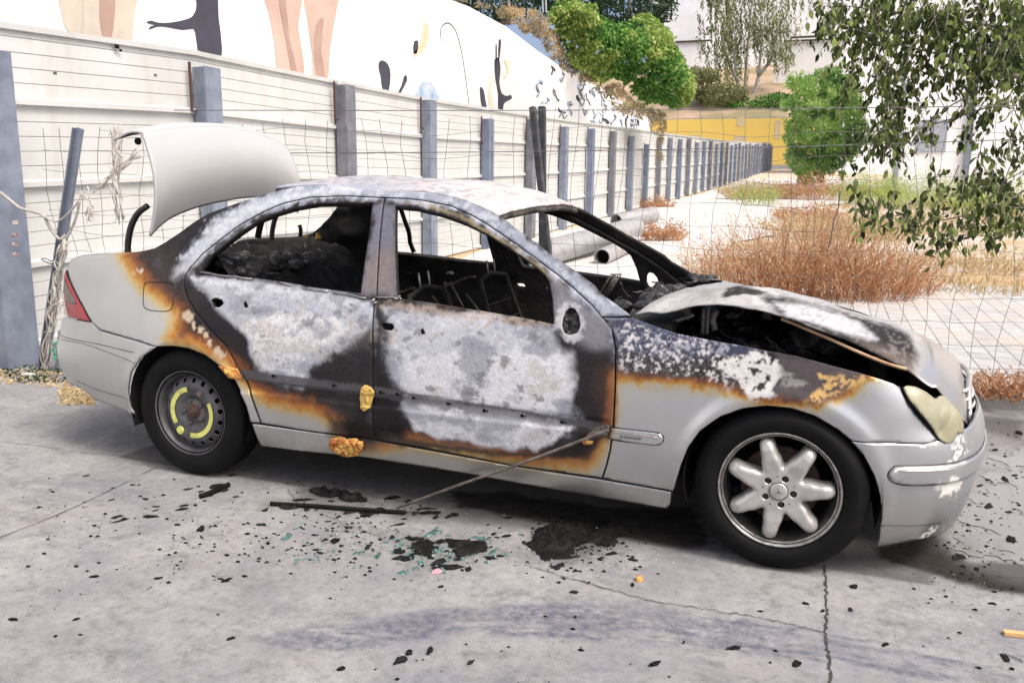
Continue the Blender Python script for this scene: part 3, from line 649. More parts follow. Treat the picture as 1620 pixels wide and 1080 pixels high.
def resamp(r_, n_=90):
    t = np.r_[0, np.cumsum(np.linalg.norm(np.diff(r_, axis=0), axis=1))]; t /= t[-1]; u_ = np.linspace(0, 1, n_)
    return np.stack([np.interp(u_, t, r_[:, k]) for k in range(3)], 1)
nr = resamp(nr); tp = resamp(tp)
t = np.linspace(0, 1, 90)[:, None]
mid1 = nr*.62+tp*.38; mid1[:, 2] += (.035+.03*np.sin(math.pi*t[:, 0])**1*1.0)
mid1[:, 0] += .0
far = tp*np.array([1, 0, 1])+np.c_[np.zeros(90), -nr[:, 1], np.full(90, -.05)]; far[:, 0] = nr[:, 0]
mid2 = .5*(tp+far); mid2[:, 2] += .008
V_, F, nn, G = loft('bonnet', [nr, mid1, tp, mid2, far], 12, None, None, nx=170)
if nn[2] < 0: F = F[:, ::-1]
V_[:, 2] += (fbm(V_*7+3, 3)-.5)*.022*sstep(1.75-V_[:, 0], 0, .3)
P_ = proj(V_); n1 = fbm(V_*9, 4)-.5; n2_ = fbm(V_*32, 4)-.5; n3_ = fbm(V_*80, 3)-.5
W = P_+np.c_[n1*26, n2_*14]
col = np.tile(np.array((.29, .29, .295)), (len(V_), 1))
m_ = poly_mask(W, [(1180, 440), (1290, 476), (1400, 505), (1440, 520), (1300, 500), (1200, 484)], 8); col = lay(col, m_, (.42, .42, .42))
m_ = poly_mask(W, [(1205, 466), (1250, 470), (1300, 484), (1330, 490), (1390, 508), (1425, 522), (1448, 545), (1464, 575), (1480, 612), (1440, 594), (1390, 566), (1330, 540), (1270, 514), (1230, 494)], 6); dk = m_; col = lay(col, m_*.98, (.018, .016, .018))
m_ = poly_mask(W, [(1225, 478), (1275, 482), (1320, 494), (1360, 512), (1388, 536), (1350, 532), (1290, 512), (1250, 498)], 5); col = lay(col, m_*.92, (.45, .46, .48))
m_ = poly_mask(W, [(1350, 530), (1440, 565), (1452, 596), (1400, 568)], 10); col = lay(col, m_*.6, (.16, .13, .11))
sil = sstep(P_[:, 0]+n1*30, 1436, 1462)*(1-.0*dk); col = lay(col, sil, (.54, .53, .51))
m_ = poly_mask(W, [(1000, 490), (1060, 470), (1110, 460), (1190, 455), (1200, 480), (1100, 482), (1040, 496)], 6); col = lay(col, m_*.6, (.42, .41, .39))
m_ = poly_mask(W, [(1100, 462), (1120, 455), (1135, 470), (1120, 476)], 5); col = lay(col, m_*.7, (.25, .24, .22))
m_ = poly_mask(P_+np.c_[n2_*10, n2_*8], [(1150, 455), (1172, 452), (1196, 457), (1216, 462), (1196, 467), (1176, 464), (1158, 469), (1140, 470)], 1.5); col = lay(col, m_*.95, (.012, .011, .011))
col = lay(col, sstep(n3_+n2_, .1, .18)*(1-sil)*.5, (.20, .19, .18))
msk = np.stack([1-sil, sil*0, sil*0], 1)
bo_ = mesh('bonnet', V_, F.tolist(), M['skin'], car, True, {'Col': col, 'Msk': msk}); bo_.data.materials.append(M['char'])
sm = bo_.modifiers.new('sheet', 'SOLIDIFY'); sm.thickness = .006; sm.offset = -1; sm.material_offset = 1; sm.material_offset_rim = 0
# inner bonnet frame hanging below the skin on the near edge
fr_px = [(1236, 504), (1270, 518), (1310, 535), (1356, 556), (1400, 574), (1434, 584)]
fr3 = [un(*q, 'y', -.655) for q in fr_px]
MB().tube(spl(fr3, 8), .007, 6).build('inner_frame', simple('scorched_primer', (.50, .38, .22), (.30, .14, .08), 9, .7), bo_, True)
# crack and lumps at the rear corner of the bonnet
def lumps(name, c, d, n_, mat, parent, size=(.02, .05), seed=1):
    rg = random.Random(seed); mb = MB()
    for _ in range(n_):
        p0 = Vector((c[0]+rg.uniform(-d[0], d[0]), c[1]+rg.uniform(-d[1], d[1]), c[2]+rg.uniform(-d[2], d[2]))); r0 = rg.uniform(*size)
        bm = bmesh.new(); bmesh.ops.create_icosphere(bm, subdivisions=2, radius=r0)
        sx = rg.uniform(.7, 1.6), rg.uniform(.7, 1.6), rg.uniform(.35, .9); a_ = Matrix.Rotation(rg.uniform(0, 6), 3, 'Z') @ Matrix.Rotation(rg.uniform(-.6, .6), 3, 'X')
        vs = []
        for v in bm.verts:
            q_ = Vector((v.co.x*sx[0], v.co.y*sx[1], v.co.z*sx[2])); k_ = 1+.55*(vnoise(np.array([[*(v.co*55+p0*9)]]))[0]-.5)
            vs.append(a_ @ (q_*k_)+p0)
        mb.add(vs, [tuple(v.index for v in f.verts) for f in bm.faces]); bm.free()
    o = mb.build(name, M[mat], parent, True); o['kind'] = 'stuff'; return o
def strips(name, c, d, n_, mat, parent, L=(.05, .2), r=.004, seed=1):
    rg = random.Random(seed); mb = MB()
    for _ in range(n_):
        p0 = Vector((c[0]+rg.uniform(-d[0], d[0]), c[1]+rg.uniform(-d[1], d[1]), c[2]+rg.uniform(-d[2], d[2]))); pts = [p0]; dr = Vector((rg.uniform(-1, 1), rg.uniform(-1, 1), rg.uniform(-.5, .5))).normalized(); L_ = rg.uniform(*L)
        for k in range(5): dr = (dr+Vector((rg.uniform(-.6, .6), rg.uniform(-.6, .6), rg.uniform(-.6, .4)))).normalized(); pts.append(pts[-1]+dr*L_/5)
        mb.tube(pts, rg.uniform(.5, 1.4)*r, 5)
    o = mb.build(name, M[mat], parent, True); o['kind'] = 'stuff'; return o

# front grille in the nose of the bonnet, star on it
gp = empty('grille', (2.0, 0, .62)); adopt(gp, car)
gb = MB()
for k in range(5):
    z = .50+.030*k; x0 = 2.108-.05*k/4
    gb.tube([(x0-.07*(abs(y)/.36)**2, y, z+.02*(abs(y)/.36)**2*k/4) for y in np.linspace(-.34, .34, 13)], .008, 6)
gb.build('slats', M['paintlt'], gp, True)
MB().tube([(2.112-.06*(1-(abs(y)/.37)**4)-.08*(abs(y)/.37)**2, y, .50+.155*(1-(abs(y)/.37)**4)) for y in np.linspace(-.365, .365, 25)], .011, 6).build('surround', M['alloy'], gp, True)
MB().box((1.95, 0, .575), (.03, .60, .13)).build('backing', M['soot'], gp)

# ---------------------------------------------------------- boot lid, standing open
lid_top = [(228, 215), (240, 211), (262, 206), (290, 202.5), (320, 201), (350, 201.5), (380, 205), (410, 213), (435, 223), (456, 235)]
lid_bot = [(239, 374), (250, 362), (270, 346), (300, 333), (330, 324), (360, 318), (385, 314), (420, 313), (450, 320), (472, 338)]
LX = -1.71
def lidpt(q, y): return un(*q, 'y', y)
ys = np.linspace(-.62, .62, 10)
topr = np.array([un(q[0], q[1], 'x', LX+.03) for q in lid_top]); botr = np.array([un(q[0], q[1], 'x', LX) for q in lid_bot])
topr = np.array([np.array([LX+.03-.03*(y/.62)**2, y, p_[2]]) if False else p_ for y, p_ in zip(ys, topr)])
topr = resamp(np.array(spl(topr, 6)), 40); botr = resamp(np.array(spl(botr, 6)), 40)
rws = []
for k in range(7):
    t_ = k/6; r_ = topr*(1-t_)+botr*t_; r_[:, 0] += .05*math.sin(math.pi*t_); rws.append(r_)
V_, F, nn, G = loft('lid', rws, 5, None, None, nx=70)
if nn[0] < 0: F = F[:, ::-1]
colL = np.tile(np.array((.43, .43, .425)), (len(V_), 1)); mk = np.tile([.45, 0, 0], (len(V_), 1))
lid = mesh('boot_lid', V_, F.tolist(), M['lidpaint'], car, True, {'Col': colL, 'Msk': mk}); lid.data.materials.append(M['char'])
sm = lid.modifiers.new('sheet', 'SOLIDIFY'); sm.thickness = .012; sm.offset = -1; sm.material_offset = 1; sm.material_offset_rim = 0
# rear face of the lid: turns backwards from the top edge
back = topr+np.array([-.20, 0, -.015]); back[:, 2] += .01*np.sin(np.linspace(0, math.pi, 40)); ledge = topr+np.array([-.015, 0, .018]); b2 = topr+np.array([-.09, 0, .022])
V_, F, nn, G = loft('lid2', [topr, ledge, b2, back], 6, None, None, nx=70)
if nn[2] < 0: F = F[:, ::-1]
lf = mesh('lid_rear_face', V_, F.tolist(), M['lidpaint'], lid, True, {'Col': np.tile(np.array((.60, .59, .57)), (len(V_), 1)), 'Msk': np.tile([.0, 0, 0], (len(V_), 1))})
lf.data.materials.append(M['char']); sm = lf.modifiers.new('sheet', 'SOLIDIFY'); sm.thickness = .01; sm.offset = -1; sm.material_offset = 1; sm.material_offset_rim = 0
MB().lathe([(0, -.006), (.016, -.006), (.018, .006)], (LX-.045, -.618, 1.60), 'y', 10).build('lid_lamp', M['soot'], lid)
for sy, px in ((-1, [(202, 399), (203, 380), (208, 357), (218, 338), (233, 326)]),):
    pts = [un(*q, 'y', -.60) for q in px]; pts = [un(202, 408, 'y', -.60)]+pts
    MB().tube(spl(pts, 6), .016, 8).build('lid_hinge', M['black'], car, True)
    MB().tube([np.array(p_)*np.array([1, -1, 1]) for p_ in spl(pts, 6)], .016, 8).build('lid_hinge', M['black'], car, True)

# ---------------------------------------------------------- shell inside
MB().box((-.15, 0, .245), (3.1, 1.40, .03)).box((-.1, 0, .30), (2.0, .22, .12)).build('floor_pan', M['char'], car)
for sy in (-1, 1):   # inner wheel houses
    for cx in (WB, -WB):
        b = MB(); prof = []
        n_ = 26
        for k in range(n_+1):
            a_ = R(-18)+R(216)*k/n_
            for yy in (.55, .835):
                b.v.append((cx+.352*math.cos(a_), sy*yy, .325+.352*math.sin(a_)))
        for k in range(n_): b.f.append((2*k, 2*k+1, 2*k+3, 2*k+2))
        b.f.append(tuple(2*k for k in range(n_+1)))
        b.build('wheel_arch', M['soot'], car, True)
# inner bulkhead between bay and cabin, bay walls, bay floor
MB().box((.88, 0, .55), (.03, 1.40, .62)).build('bulkhead', M['char'], car)
MB().box((1.42, 0, .35), (1.05, 1.0, .03)).build('bay_floor', M['soot'], car)
for sy in (-1, 1):
    MB().box((1.22, sy*.60, .60), (.66, .03, .24)).build('bay_side', M['soot'], car)
MB().box((1.35, .05, .56), (.62, .44, .3)).box((1.3, .1, .74), (.4, .2, .1)).box((1.05, -.35, .6), (.2, .2, .3)).build('engine', M['char'], car)
lumps('engine_debris', (1.2, 0, .78), (.3, .5, .05), 40, 'ash', car, (.03, .07), 4)
MB().box((1.80, 0, .56), (.05, 1.1, .10)).box((1.80, 0, .42), (.04, 1.0, .24)).build('front_crossmember', M['soot'], car)
# inner wing brackets seen under the raised bonnet
br = MB(); 
for u_ in (1113, 1120): 
    p0 = un(u_, 488, 'y', -.52); p1 = un(u_-1, 528, 'y', -.52); br.box((p0+p1)/2, (.013, .01, abs(p0[2]-p1[2])))
br.tube(spl([un(q[0], q[1], 'y', -.55) for q in ((1055, 512), (1075, 506), (1098, 498))], 4), .008, 6)
br.tube(spl([un(q[0], q[1], 'y', -.50) for q in ((1135, 490), (1128, 505), (1131, 522))], 4), .014, 6)
br.tube(spl([un(q[0], q[1], 'y', -.5) for q in ((1080, 490), (1090, 494), (1085, 505))], 4), .012, 6)
br.build('inner_wing_bracket', simple('scorched_bracket', (.36, .34, .31), (.14, .13, .12), 40, .6), car, True)
strips('bay_wiring', (1.1, -.4, .80), (.35, .15, .06), 26, 'ash', car, (.08, .25), .005, 3)
# scuttle, dash remains
MB().box((.80, 0, .86), (.22, 1.36, .03)).build('scuttle', M['char'], car)
MB().tube([(.62, y, .80+.03*math.sin(y*7)) for y in np.linspace(-.68, .68, 16)], .030, 8).build('dash_beam', M['charlight'], car, True)
lumps('dash_debris', (.72, .18, .84), (.12, .45, .05), 70, 'ash', car, (.018, .05), 11)
strips('dash_debris', (.70, .2, .88), (.12, .40, .03), 22, 'ash', car, (.04, .10), .004, 12)
lumps('dash_debris', (.84, .58, .90), (.07, .10, .035), 26, 'ash', car, (.015, .035), 13)
# steering column, bent bracket standing up by the near windscreen corner
p0, p1 = un(958, 468, 'y', -.15), un(975, 438, 'y', -.15)
bk = MB(); bk.tube([un(946, 470, 'y', -.15), un(966, 436, 'y', -.15)], .006, 6).tube([p0, p1], .016, 6)
for k in range(4): bk.tube([un(968+4*k, 440, 'y', -.15), un(970+4*k, 433, 'y', -.15)], .003, 5)
bk.tube([un(966, 434, 'y', -.15), un(984, 434, 'y', -.15)], .003, 5)
bk.build('pedal_bracket', M['charlight'], car, True)
# seats: burnt to their frames
def seat(x, y, h=.88):
    s_ = empty('front_seat', (x, y, .27)); adopt(s_, car)
    b = MB()
    for sy in (-.22, .22):
        b.tube(spl([(x-.05, y+sy, .42), (x-.16, y+sy, .62), (x-.26, y+sy*.85, h)], 5), .013, 6)
        b.tube([(x+.42, y+sy, .42), (x-.05, y+sy, .38)], .016, 6)
    b.tube([(x-.26, y-.19, h), (x-.28, y, h+.03), (x-.26, y+.19, h)], .013, 6)
    for k in range(4): b.tube([(x-.09-.045*k, y-.2, .50+.09*k), (x-.09-.045*k, y+.2, .50+.09*k)], .004, 5)
    b.build('seat_frame', M['char'], s_, True)
    lumps('burnt_cushion', (x+.15, y, .40), (.2, .17, .03), 26, 'char', s_, (.04, .08), int(x*100+y*37)+50)
    for k in (-.05, .05): MB().tube([(x-.27, y+k, h+.02), (x-.28, y+k, h+.10)], .005, 6).build('headrest_rod', M['rimlip'], s_, True)
    return s_
seat(-.05, -.36, .90); seat(.0, .36, .90)
for px_, y_, r_ in (([(702, 452), (718, 448), (740, 439), (752, 438)], -.2, .006), ([(712, 446), (733, 486)], -.2, .005), ([(737, 465), (760, 494)], -.1, .005), ([(703, 446), (706, 454)], -.2, .010), ([(632, 462), (640, 461), (656, 456), (655, 470)], -.3, .008), ([(684, 468), (697, 484)], -.3, .004)):
    MB().tube(spl([un(*q, 'y', y_) for q in px_], 4), r_, 6).build('seat_spring', M['charlight'], car, True)
lumps('scorched_clip', un(713, 431, 'y', -.1), (.015, .01, .003), 3, 'rimlip', car, (.008, .013), 77)
# rear bench and parcel shelf, a heap of char
ng = 70; gx = np.linspace(-1.78, -.80, ng); gy = np.linspace(-.66, .66, ng); GX, GY = np.meshgrid(gx, gy, indexing='ij')
prof = np.interp(GX, [-1.78, -1.62, -1.45, -1.28, -1.15, -.98, -.80], [1.0, 1.02, 1.02, 1.0, .90, .60, .42])
n_ = fbm(np.c_[GX.ravel()*7, GY.ravel()*7, GX.ravel()*0], 5).reshape(GX.shape); rid = abs(fbm(np.c_[GX.ravel()*13, GY.ravel()*6, GX.ravel()*0+4], 4).reshape(GX.shape)-.5)
Z = prof+(n_-.5)*.20-rid*.25+.02
V_ = np.c_[GX.ravel(), GY.ravel(), Z.ravel()]; idx = np.arange(ng*ng).reshape(ng, ng)
F = np.stack([idx[:-1, :-1], idx[1:, :-1], idx[1:, 1:], idx[:-1, 1:]], -1).reshape(-1, 4)
M['gloss'] = simple('tarry_char', (.026, .024, .022), (.004, .004, .004), 16, .6, 0, 1., 40, lo=.45, hi=.75, spec=.18)
mesh('rear_bench', V_, F.tolist(), M['gloss'], car, True)
strips('bench_springs', (-1.45, -.1, .98), (.25, .5, .04), 60, 'ash', car, (.05, .18), .004, 21)
lumps('bench_debris', (-1.4, -.3, .98), (.22, .3, .04), 46, 'ash', car, (.015, .05), 22)
lumps('burnt_label', un(497, 374, 'y', -.1), (.03, .03, .012), 5, 'foamyel', car, (.008, .018), 31)
MB().box((-1.85, 0, .62), (.8, 1.3, .03)).box((-2.26, 0, .78), (.02, 1.2, .3)).build('boot_floor', M['char'], car)
MB().box((-1.72, 0, .78), (.03, 1.3, .34)).build('rear_bulkhead', M['char'], car)
MB().tube([(-2.30, y, .93-.03*(y/.6)**2) for y in np.linspace(-.62, .62, 9)], .02, 6).build('boot_slam_panel', M['paintlt'], car, True)
for sy in (-1, 1):        # gutters beside the boot opening
    ed_ = np.array([S(*inv(q))[0] for q in spl([(116, 407.5), (128, 404.5), (160, 403.2), (200, 401.7), (222, 398.7), (245, 392.7)], 5)]); V_ = []
    for fy, dz in ((0, -.001), (.03, .006), (.08, .006), (.13, -.01), (.135, -.08)): V_ += [(p_[0]+fy*.2, p_[1]+fy, p_[2]+dz) for p_ in ed_]
    V_ = np.array(V_); n_ = len(ed_); F = [(k*n_+j, k*n_+j+1, (k+1)*n_+j+1, (k+1)*n_+j) for k in range(4) for j in range(n_-1)]; cl, mk = paint(V_)
    if sy == 1: F = [f_[::-1] for f_ in F]
    mesh('rear_deck_side', V_*np.array([1, -sy if sy == 1 else 1, 1]), F, M['skin'] if sy == -1 else M['char'], car, True, {'Col': cl, 'Msk': mk})
for sy in ():
    v, f = cdt([(-2.36, .55), (-2.36, .70), (-2.2, .76), (-1.9, .80), (-1.62, .80), (-1.62, .60), (-2.2, .58)], [], .03)
    zz = np.interp(v[:, 0], [-2.4, -2.1, -1.6], [.98, 1.01, 1.02])-.002
    yy = v[:, 1]; zz = zz-.28*np.clip(yy-.70, 0, 1)
    X = np.c_[v[:, 0], sy*yy, zz]; cl, mk = paint(np.c_[v[:, 0], -yy, zz])
    mesh('rear_deck_side', X, f.tolist(), M['skin'], car, True, {'Col': cl, 'Msk': mk})
pl_ = [(500, 362), (520, 343), (538, 326), (556, 320), (600, 320), (600, 440), (560, 440), (510, 420), (480, 384)]  # dark sheet added to black out the bright gap by the far pillar
v_, f_ = cdt([(un(*q, 'y', .5)[0], un(*q, 'y', .5)[2]) for q in pl_], [], .02); yy_ = .5+(fbm(np.c_[v_*9, v_[:, 0]*0], 3)-.5)*.12
o = mesh('dark_gap_sheet', np.c_[v_[:, 0], yy_, v_[:, 1]], f_.tolist(), M['soot'], car, True); o.modifiers.new('t', 'SOLIDIFY').thickness = .008
# dangling window channel on the far side
MB().tube(spl([un(*q, 'y', .62) for q in ((634, 330), (640, 348), (647, 368), (649, 384), (655, 399))], 4), .014, 5).build('window_channel', M['soot'], car, True)
MB().tube(spl([un(*q, 'y', .55) for q in ((416, 342), (411, 360), (408, 376))], 4), .02, 6).build('far_pillar_trim', M['soot'], car, True)
MB().tube(spl([un(*q, 'y', 0.2) for q in ((474, 356), (476, 364), (475, 374))], 4), .012, 5).build('window_channel', M['soot'], car, True)
# loose clips along the window sills
rg = random.Random(5); 
lumps('sill_clip', S(*inv((593, 476)))[0]+np.array([0, -.008, 0]), (.012, .004, .014), 6, 'rimlip', car, (.004, .008), 61)
lumps('sill_clip', S(*inv((630, 470)))[0]+np.array([0, -.006, 0]), (.012, .004, .006), 5, 'rimlip', car, (.004, .008), 62)
st = MB()
for u0, v0, u1, v1 in ((445, 446, 462, 451), (480, 455, 520, 461), (528, 462, 580, 471), (596, 470, 628, 471), (318, 431, 400, 441)):
    MB().tube([S(*inv((u0+(u1-u0)*k/6, v0+(v1-v0)*k/6+rg.uniform(-1, 1))))[0]+np.array([0, -.004, 0]) for k in range(7)], .0035, 5).build('window_seal', M['rimlip'], car, True)
# trim clip holes on the doors (black)
hb = MB()
for u_, v_ in ((432, 594), (528, 609), (602, 620), (628, 623), (654, 629), (709, 638), (766, 649), (826, 657), (889, 667)):
    X = S(*inv((u_, v_)))[0]; hb.lathe([(0, -.003), (.007, -.003), (.007, .002)], (X[0], X[1], X[2]), 'y', 8); hb.box((X[0]+.010, X[1]-.0015, X[2]-.001), (.016, .003, .004))
hb.build('clip_hole', M['soot'], car)

# ---------------------------------------------------------- wheels
def tyre(cx, cy, parent, rr=.2208, R0=.316, sgn=-1, w_=.205):
    h = w_/2; pr = []
    y0 = sgn  # outward
    prof = [(rr-.012, .80*h), (rr+.004, .86*h), (rr+.010, .93*h), (rr+.030, 1.0*h), (rr+.055, 1.015*h), (R0-.035, .97*h), (R0-.016, .86*h), (R0-.006, .74*h), (R0-.001, .55*h), (R0-.001, .30*h), (R0-.009, .29*h), (R0-.009, .24*h), (R0, .23*h), (R0, -.23*h), (R0-.009, -.24*h), (R0-.009, -.29*h), (R0-.001, -.3*h), (R0-.006, -.74*h), (R0-.03, -.97*h), (rr, -.86*h), (rr-.012, -.8*h)]
    b = MB().lathe([(r, sgn*y) for r, y in prof], (cx, cy, .314), 'y', 96)
    b.v = [(x, y, max(z, .001)) for x, y, z in b.v]
    if sgn == -1: b.f = [f[::-1] for f in b.f]
    o = b.build('tyre', M['rubber'], parent, True)
    o.modifiers.new('e', 'EDGE_SPLIT').split_angle = R(50)
    return o
def hfield(name, outline, holes, hf, c, mat, parent, step, depth=.03, sgn=-1, rot=0):
    v, f = cdt(outline, holes, step)
    ed = {}
    for t_ in f:
        for a_, b_ in ((t_[0], t_[1]), (t_[1], t_[2]), (t_[2], t_[0])):
            ed[(a_, b_)] = 1
    bd = [e for e in ed if (e[1], e[0]) not in ed]
    h = hf(v, outline, holes); n_ = len(v)
    X = np.c_[c[0]+v[:, 0]*math.cos(rot)-v[:, 1]*math.sin(rot), c[1]+sgn*h, c[2]+v[:, 0]*math.sin(rot)+v[:, 1]*math.cos(rot)]
    X2 = X.copy(); X2[:, 1] = np.maximum(X[:, 1]+depth, 0) if False else c[1]+sgn*(h-depth)
    V_ = np.r_[X, X2]; F = [tuple(t_) for t_ in f]+[(b_, a_, a_+n_, b_+n_) for a_, b_ in bd]
    nn = np.cross(X[f][:, 1]-X[f][:, 0], X[f][:, 2]-X[f][:, 0]).sum(0)
    if nn[1]*sgn < 0: F = [q[::-1] for q in F]
    return mesh(name, V_, F, mat, parent, True)
def alloy(cx, cy, sgn=-1, steer=0):
    wl = empty('front_wheel', (cx, cy, .314)); adopt(wl, car)
    tyre(cx, cy, wl, sgn=sgn)
    oy = cy+sgn*.086
    MB().lathe([(.2208, sgn*.0), (.2215, sgn*.004), (.219, sgn*.007), (.2145, sgn*.005), (.2125, -sgn*.002), (.2085, -sgn*.006), (.206, -sgn*.004), (.2035, -sgn*.012)], (cx, oy, .314), 'y', 96).build('rim_lip', M['rimlip'], wl, True)
    MB().lathe([(.2035, -sgn*.012), (.197, -sgn*.03), (.192, -sgn*.08), (.185, -sgn*.16)], (cx, oy, .314), 'y', 72).build('rim_barrel', M['rimdark'], wl, True)
    MB().lathe([(.0, -sgn*.075), (.145, -sgn*.075), (.145, -sgn*.10), (.0, -sgn*.10)], (cx, oy, .314), 'y', 60).build('brake_disc', M['rust'], wl, True)
    MB().lathe([(.0, -sgn*.155), (.19, -sgn*.155)], (cx, oy, .314), 'y', 40).build('brake_shield', M['soot'], wl)
    # seven rounded spokes growing out of a hub
    O = []
    n7 = 7
    for k in range(n7):
        a_ = 2*math.pi*k/n7; e1 = np.array([math.cos(a_), math.sin(a_)]); e2 = np.array([-e1[1], e1[0]])
        am = a_-math.pi/n7
        O.append(.094*np.array([math.cos(am), math.sin(am)]))
        for r_, hw in ((.112, -.0365), (.135, -.0310), (.160, -.0285), (.178, -.0262), (.1890, -.0205), (.1962, -.0105), (.1985, 0), (.1962, .0105), (.1890, .0205), (.178, .0262), (.160, .0285), (.135, .0310), (.112, .0365)):
            O.append(e1*r_+e2*hw)
    O = np.array(spl(O, 3, True))
    th = [2*math.pi*k/5+R(62) for k in range(5)]
    holes = [[(.0525*math.cos(t_)+.0128*math.cos(q_), .0525*math.sin(t_)+.0128*math.sin(q_)) for q_ in np.linspace(0, 2*math.pi, 14)[:-1]] for t_ in th]
    def hf(v, o_, hs):
        d = np.clip(sdist(v, o_), 0, None); r_ = np.hypot(v[:, 0], v[:, 1])
        dome = .024*np.sqrt(np.clip(1-(1-np.clip(d/.022, 0, 1))**2, 0, 1))
        base = np.interp(r_, [0, .04, .08, .12, .16, .198], [-.012, -.012, -.010, -.004, -.004, -.018])
        return base+dome
    a0_ = R(5) if sgn == -1 else .2
    hfield('spokes', O, holes, hf, (cx, oy-sgn*.0, .314), M['alloy'], wl, .0042, .045, sgn, a0_)
    for t_ in th:
        bb = MB(); bb.lathe([(0, sgn*.009), (.0080, sgn*.009), (.0112, sgn*.003), (.0112, -sgn*.03)], (cx+.0525*math.cos(t_), oy, .314+.0525*math.sin(t_)), 'y', 12)
        t2 = t_+R(36); bb.lathe([(0, sgn*.0150), (.0028, sgn*.0150)], (cx+.058*math.cos(t2), oy, .314+.058*math.sin(t2)), 'y', 10)
        bb.build('wheel_bolt', M['black'], wl, True)
    cp = MB().lathe([(0, sgn*.0200), (.026, sgn*.0185), (.031, sgn*.0165), (.0325, sgn*.012)], (cx, oy, .314), 'y', 40).build('hub_cap', M['alloy'], wl, True)
    MB().lathe([(.0325, sgn*.0165), (.0348, sgn*.0165)], (cx, oy-sgn*.001, .314), 'y', 40).build('cap_gap', M['black'], cp)
    sb = MB()
    for k in range(3):
        a_ = R(90+120*k+15); e1 = np.array([math.cos(a_), math.sin(a_)]); e2 = np.array([-e1[1], e1[0]])
        q_ = [e2*.0016, e1*.020, -e2*.0016]
        vs = [(cx+p_[0], oy+sgn*.0215, .314+p_[1]) for p_ in q_]; sb.add(vs, [(0, 1, 2)])
    sb.build('emblem', M['rimdark'], cp)
    return wl
alloy(WB, -.745); alloy(WB, .745, 1)
def steel(cx, cy, sgn=-1):
    wl = empty('rear_wheel', (cx, cy, .314)); adopt(wl, car)
    tyre(cx, cy, wl, .206, .316, sgn, .195)
    oy = cy+sgn*.080
    MB().lathe([(.208, sgn*.002), (.209, sgn*.006), (.205, sgn*.006), (.200, -sgn*.003), (.192, -sgn*.008), (.190, -sgn*.030), (.183, -sgn*.045)], (cx, oy, .314), 'y', 96).build('rim_lip', M['steelwheel'], wl, True)
    out = [(.1835*math.cos(t_), .1835*math.sin(t_)) for t_ in np.linspace(0, 2*math.pi, 73)[:-1]]
    holes = [[(.158*math.cos(t_)+.0105*math.cos(q_), .158*math.sin(t_)+.0125*math.sin(q_)) for q_ in np.linspace(0, 2*math.pi, 13)[:-1]] for t_ in [2*math.pi*k/18+.1 for k in range(18)]]
    def hf(v, o_, hs):
        r_ = np.hypot(v[:, 0], v[:, 1]); return np.interp(r_, [0, .035, .062, .07, .085, .12, .145, .17, .184], [-.034, -.034, -.034, -.030, -.018, -.012, -.014, -.032, -.046])
    hfield('wheel_disc', out, holes, hf, (cx, oy, .314), M['steelwheel'], wl, .006, .006, sgn)
    MB().lathe([(.0, -sgn*.09), (.19, -sgn*.09)], (cx, oy, .314), 'y', 40).build('wheel_back', M['soot'], wl)
    MB().lathe([(0, -sgn*.006), (.018, -sgn*.006), (.024, -sgn*.010), (.030, -sgn*.022), (.034, -sgn*.030)], (cx, oy, .314), 'y', 30).build('hub', M['rust'], wl, True)
    MB().lathe([(.034, -sgn*.028), (.058, -sgn*.030), (.064, -sgn*.036)], (cx, oy, .314), 'y', 30).build('hub_face', simple('dusty_hub', (.13, .105, .095), (.06, .05, .048), 40, .7), wl, True)
    for k in range(5):
        bb = MB(); a_ = R(72*k+35); bb.lathe([(0, -sgn*.014), (.007, -sgn*.014), (.0095, -sgn*.018), (.0095, -sgn*.036)], (cx+.056*math.cos(a_), oy, .314+.056*math.sin(a_)), 'y', 6); bb.build('wheel_bolt', M['steelwheel'], wl)
    # yellow warning arcs
    for a0_, a1_ in ((100, 212), (262, 388)):
        b = MB(); n_ = 30
        for k in range(n_+1):
            a_ = R(a0_+(a1_-a0_)*k/n_)
            for r_ in (.103, .127): b.v.append((cx+r_*math.cos(a_), oy-sgn*(.0125 if r_ < .11 else .0105)+sgn*.002, .314+r_*math.sin(a_)))
        b.f = [(2*k, 2*k+1, 2*k+3, 2*k+2) for k in range(n_)]
        b.build('warning_arc', M['yellow'], wl)
    a_ = R(232); MB().lathe([(0, -sgn*.004), (.019, -sgn*.0045), (.020, -sgn*.013)], (cx+.122*math.cos(a_), oy, .314+.122*math.sin(a_)), 'y', 24).build('warning_sticker', M['yellow'], wl)
    a_ = R(62); MB().lathe([(0, -sgn*.006), (.013, -sgn*.0065), (.014, -sgn*.013)], (cx+.110*math.cos(a_), oy, .314+.110*math.sin(a_)), 'y', 24).build('warning_sticker', M['smoked'], wl)
    return wl
steel(-WB, -.738); steel(-WB, .738, 1)
MB().box((-WB, 0, .28), (.08, 1.3, .06)).box((WB, 0, .24), (.08, 1.3, .05)).build('axle', M['soot'], car)
# front number-plate recess lug, towing cap hole
p0 = un(1531, 685, 'y', -.47)
MB().lathe([(0, .0), (.020, -.002), (.026, -.012), (.024, -.03)], tuple(p0), 'x', 14).build('washer_hole', M['soot'], car, True)
# ================================================================== THE PLACE
def terr(y): return np.interp(y, [-1e3, 8, 14, 20, 30, 48, 83, 96], [.12, .12, .26, .44, .72, 1.30, 2.70, 3.1])
def kerb_y(x): return 2.18+.055*(x-2.4)
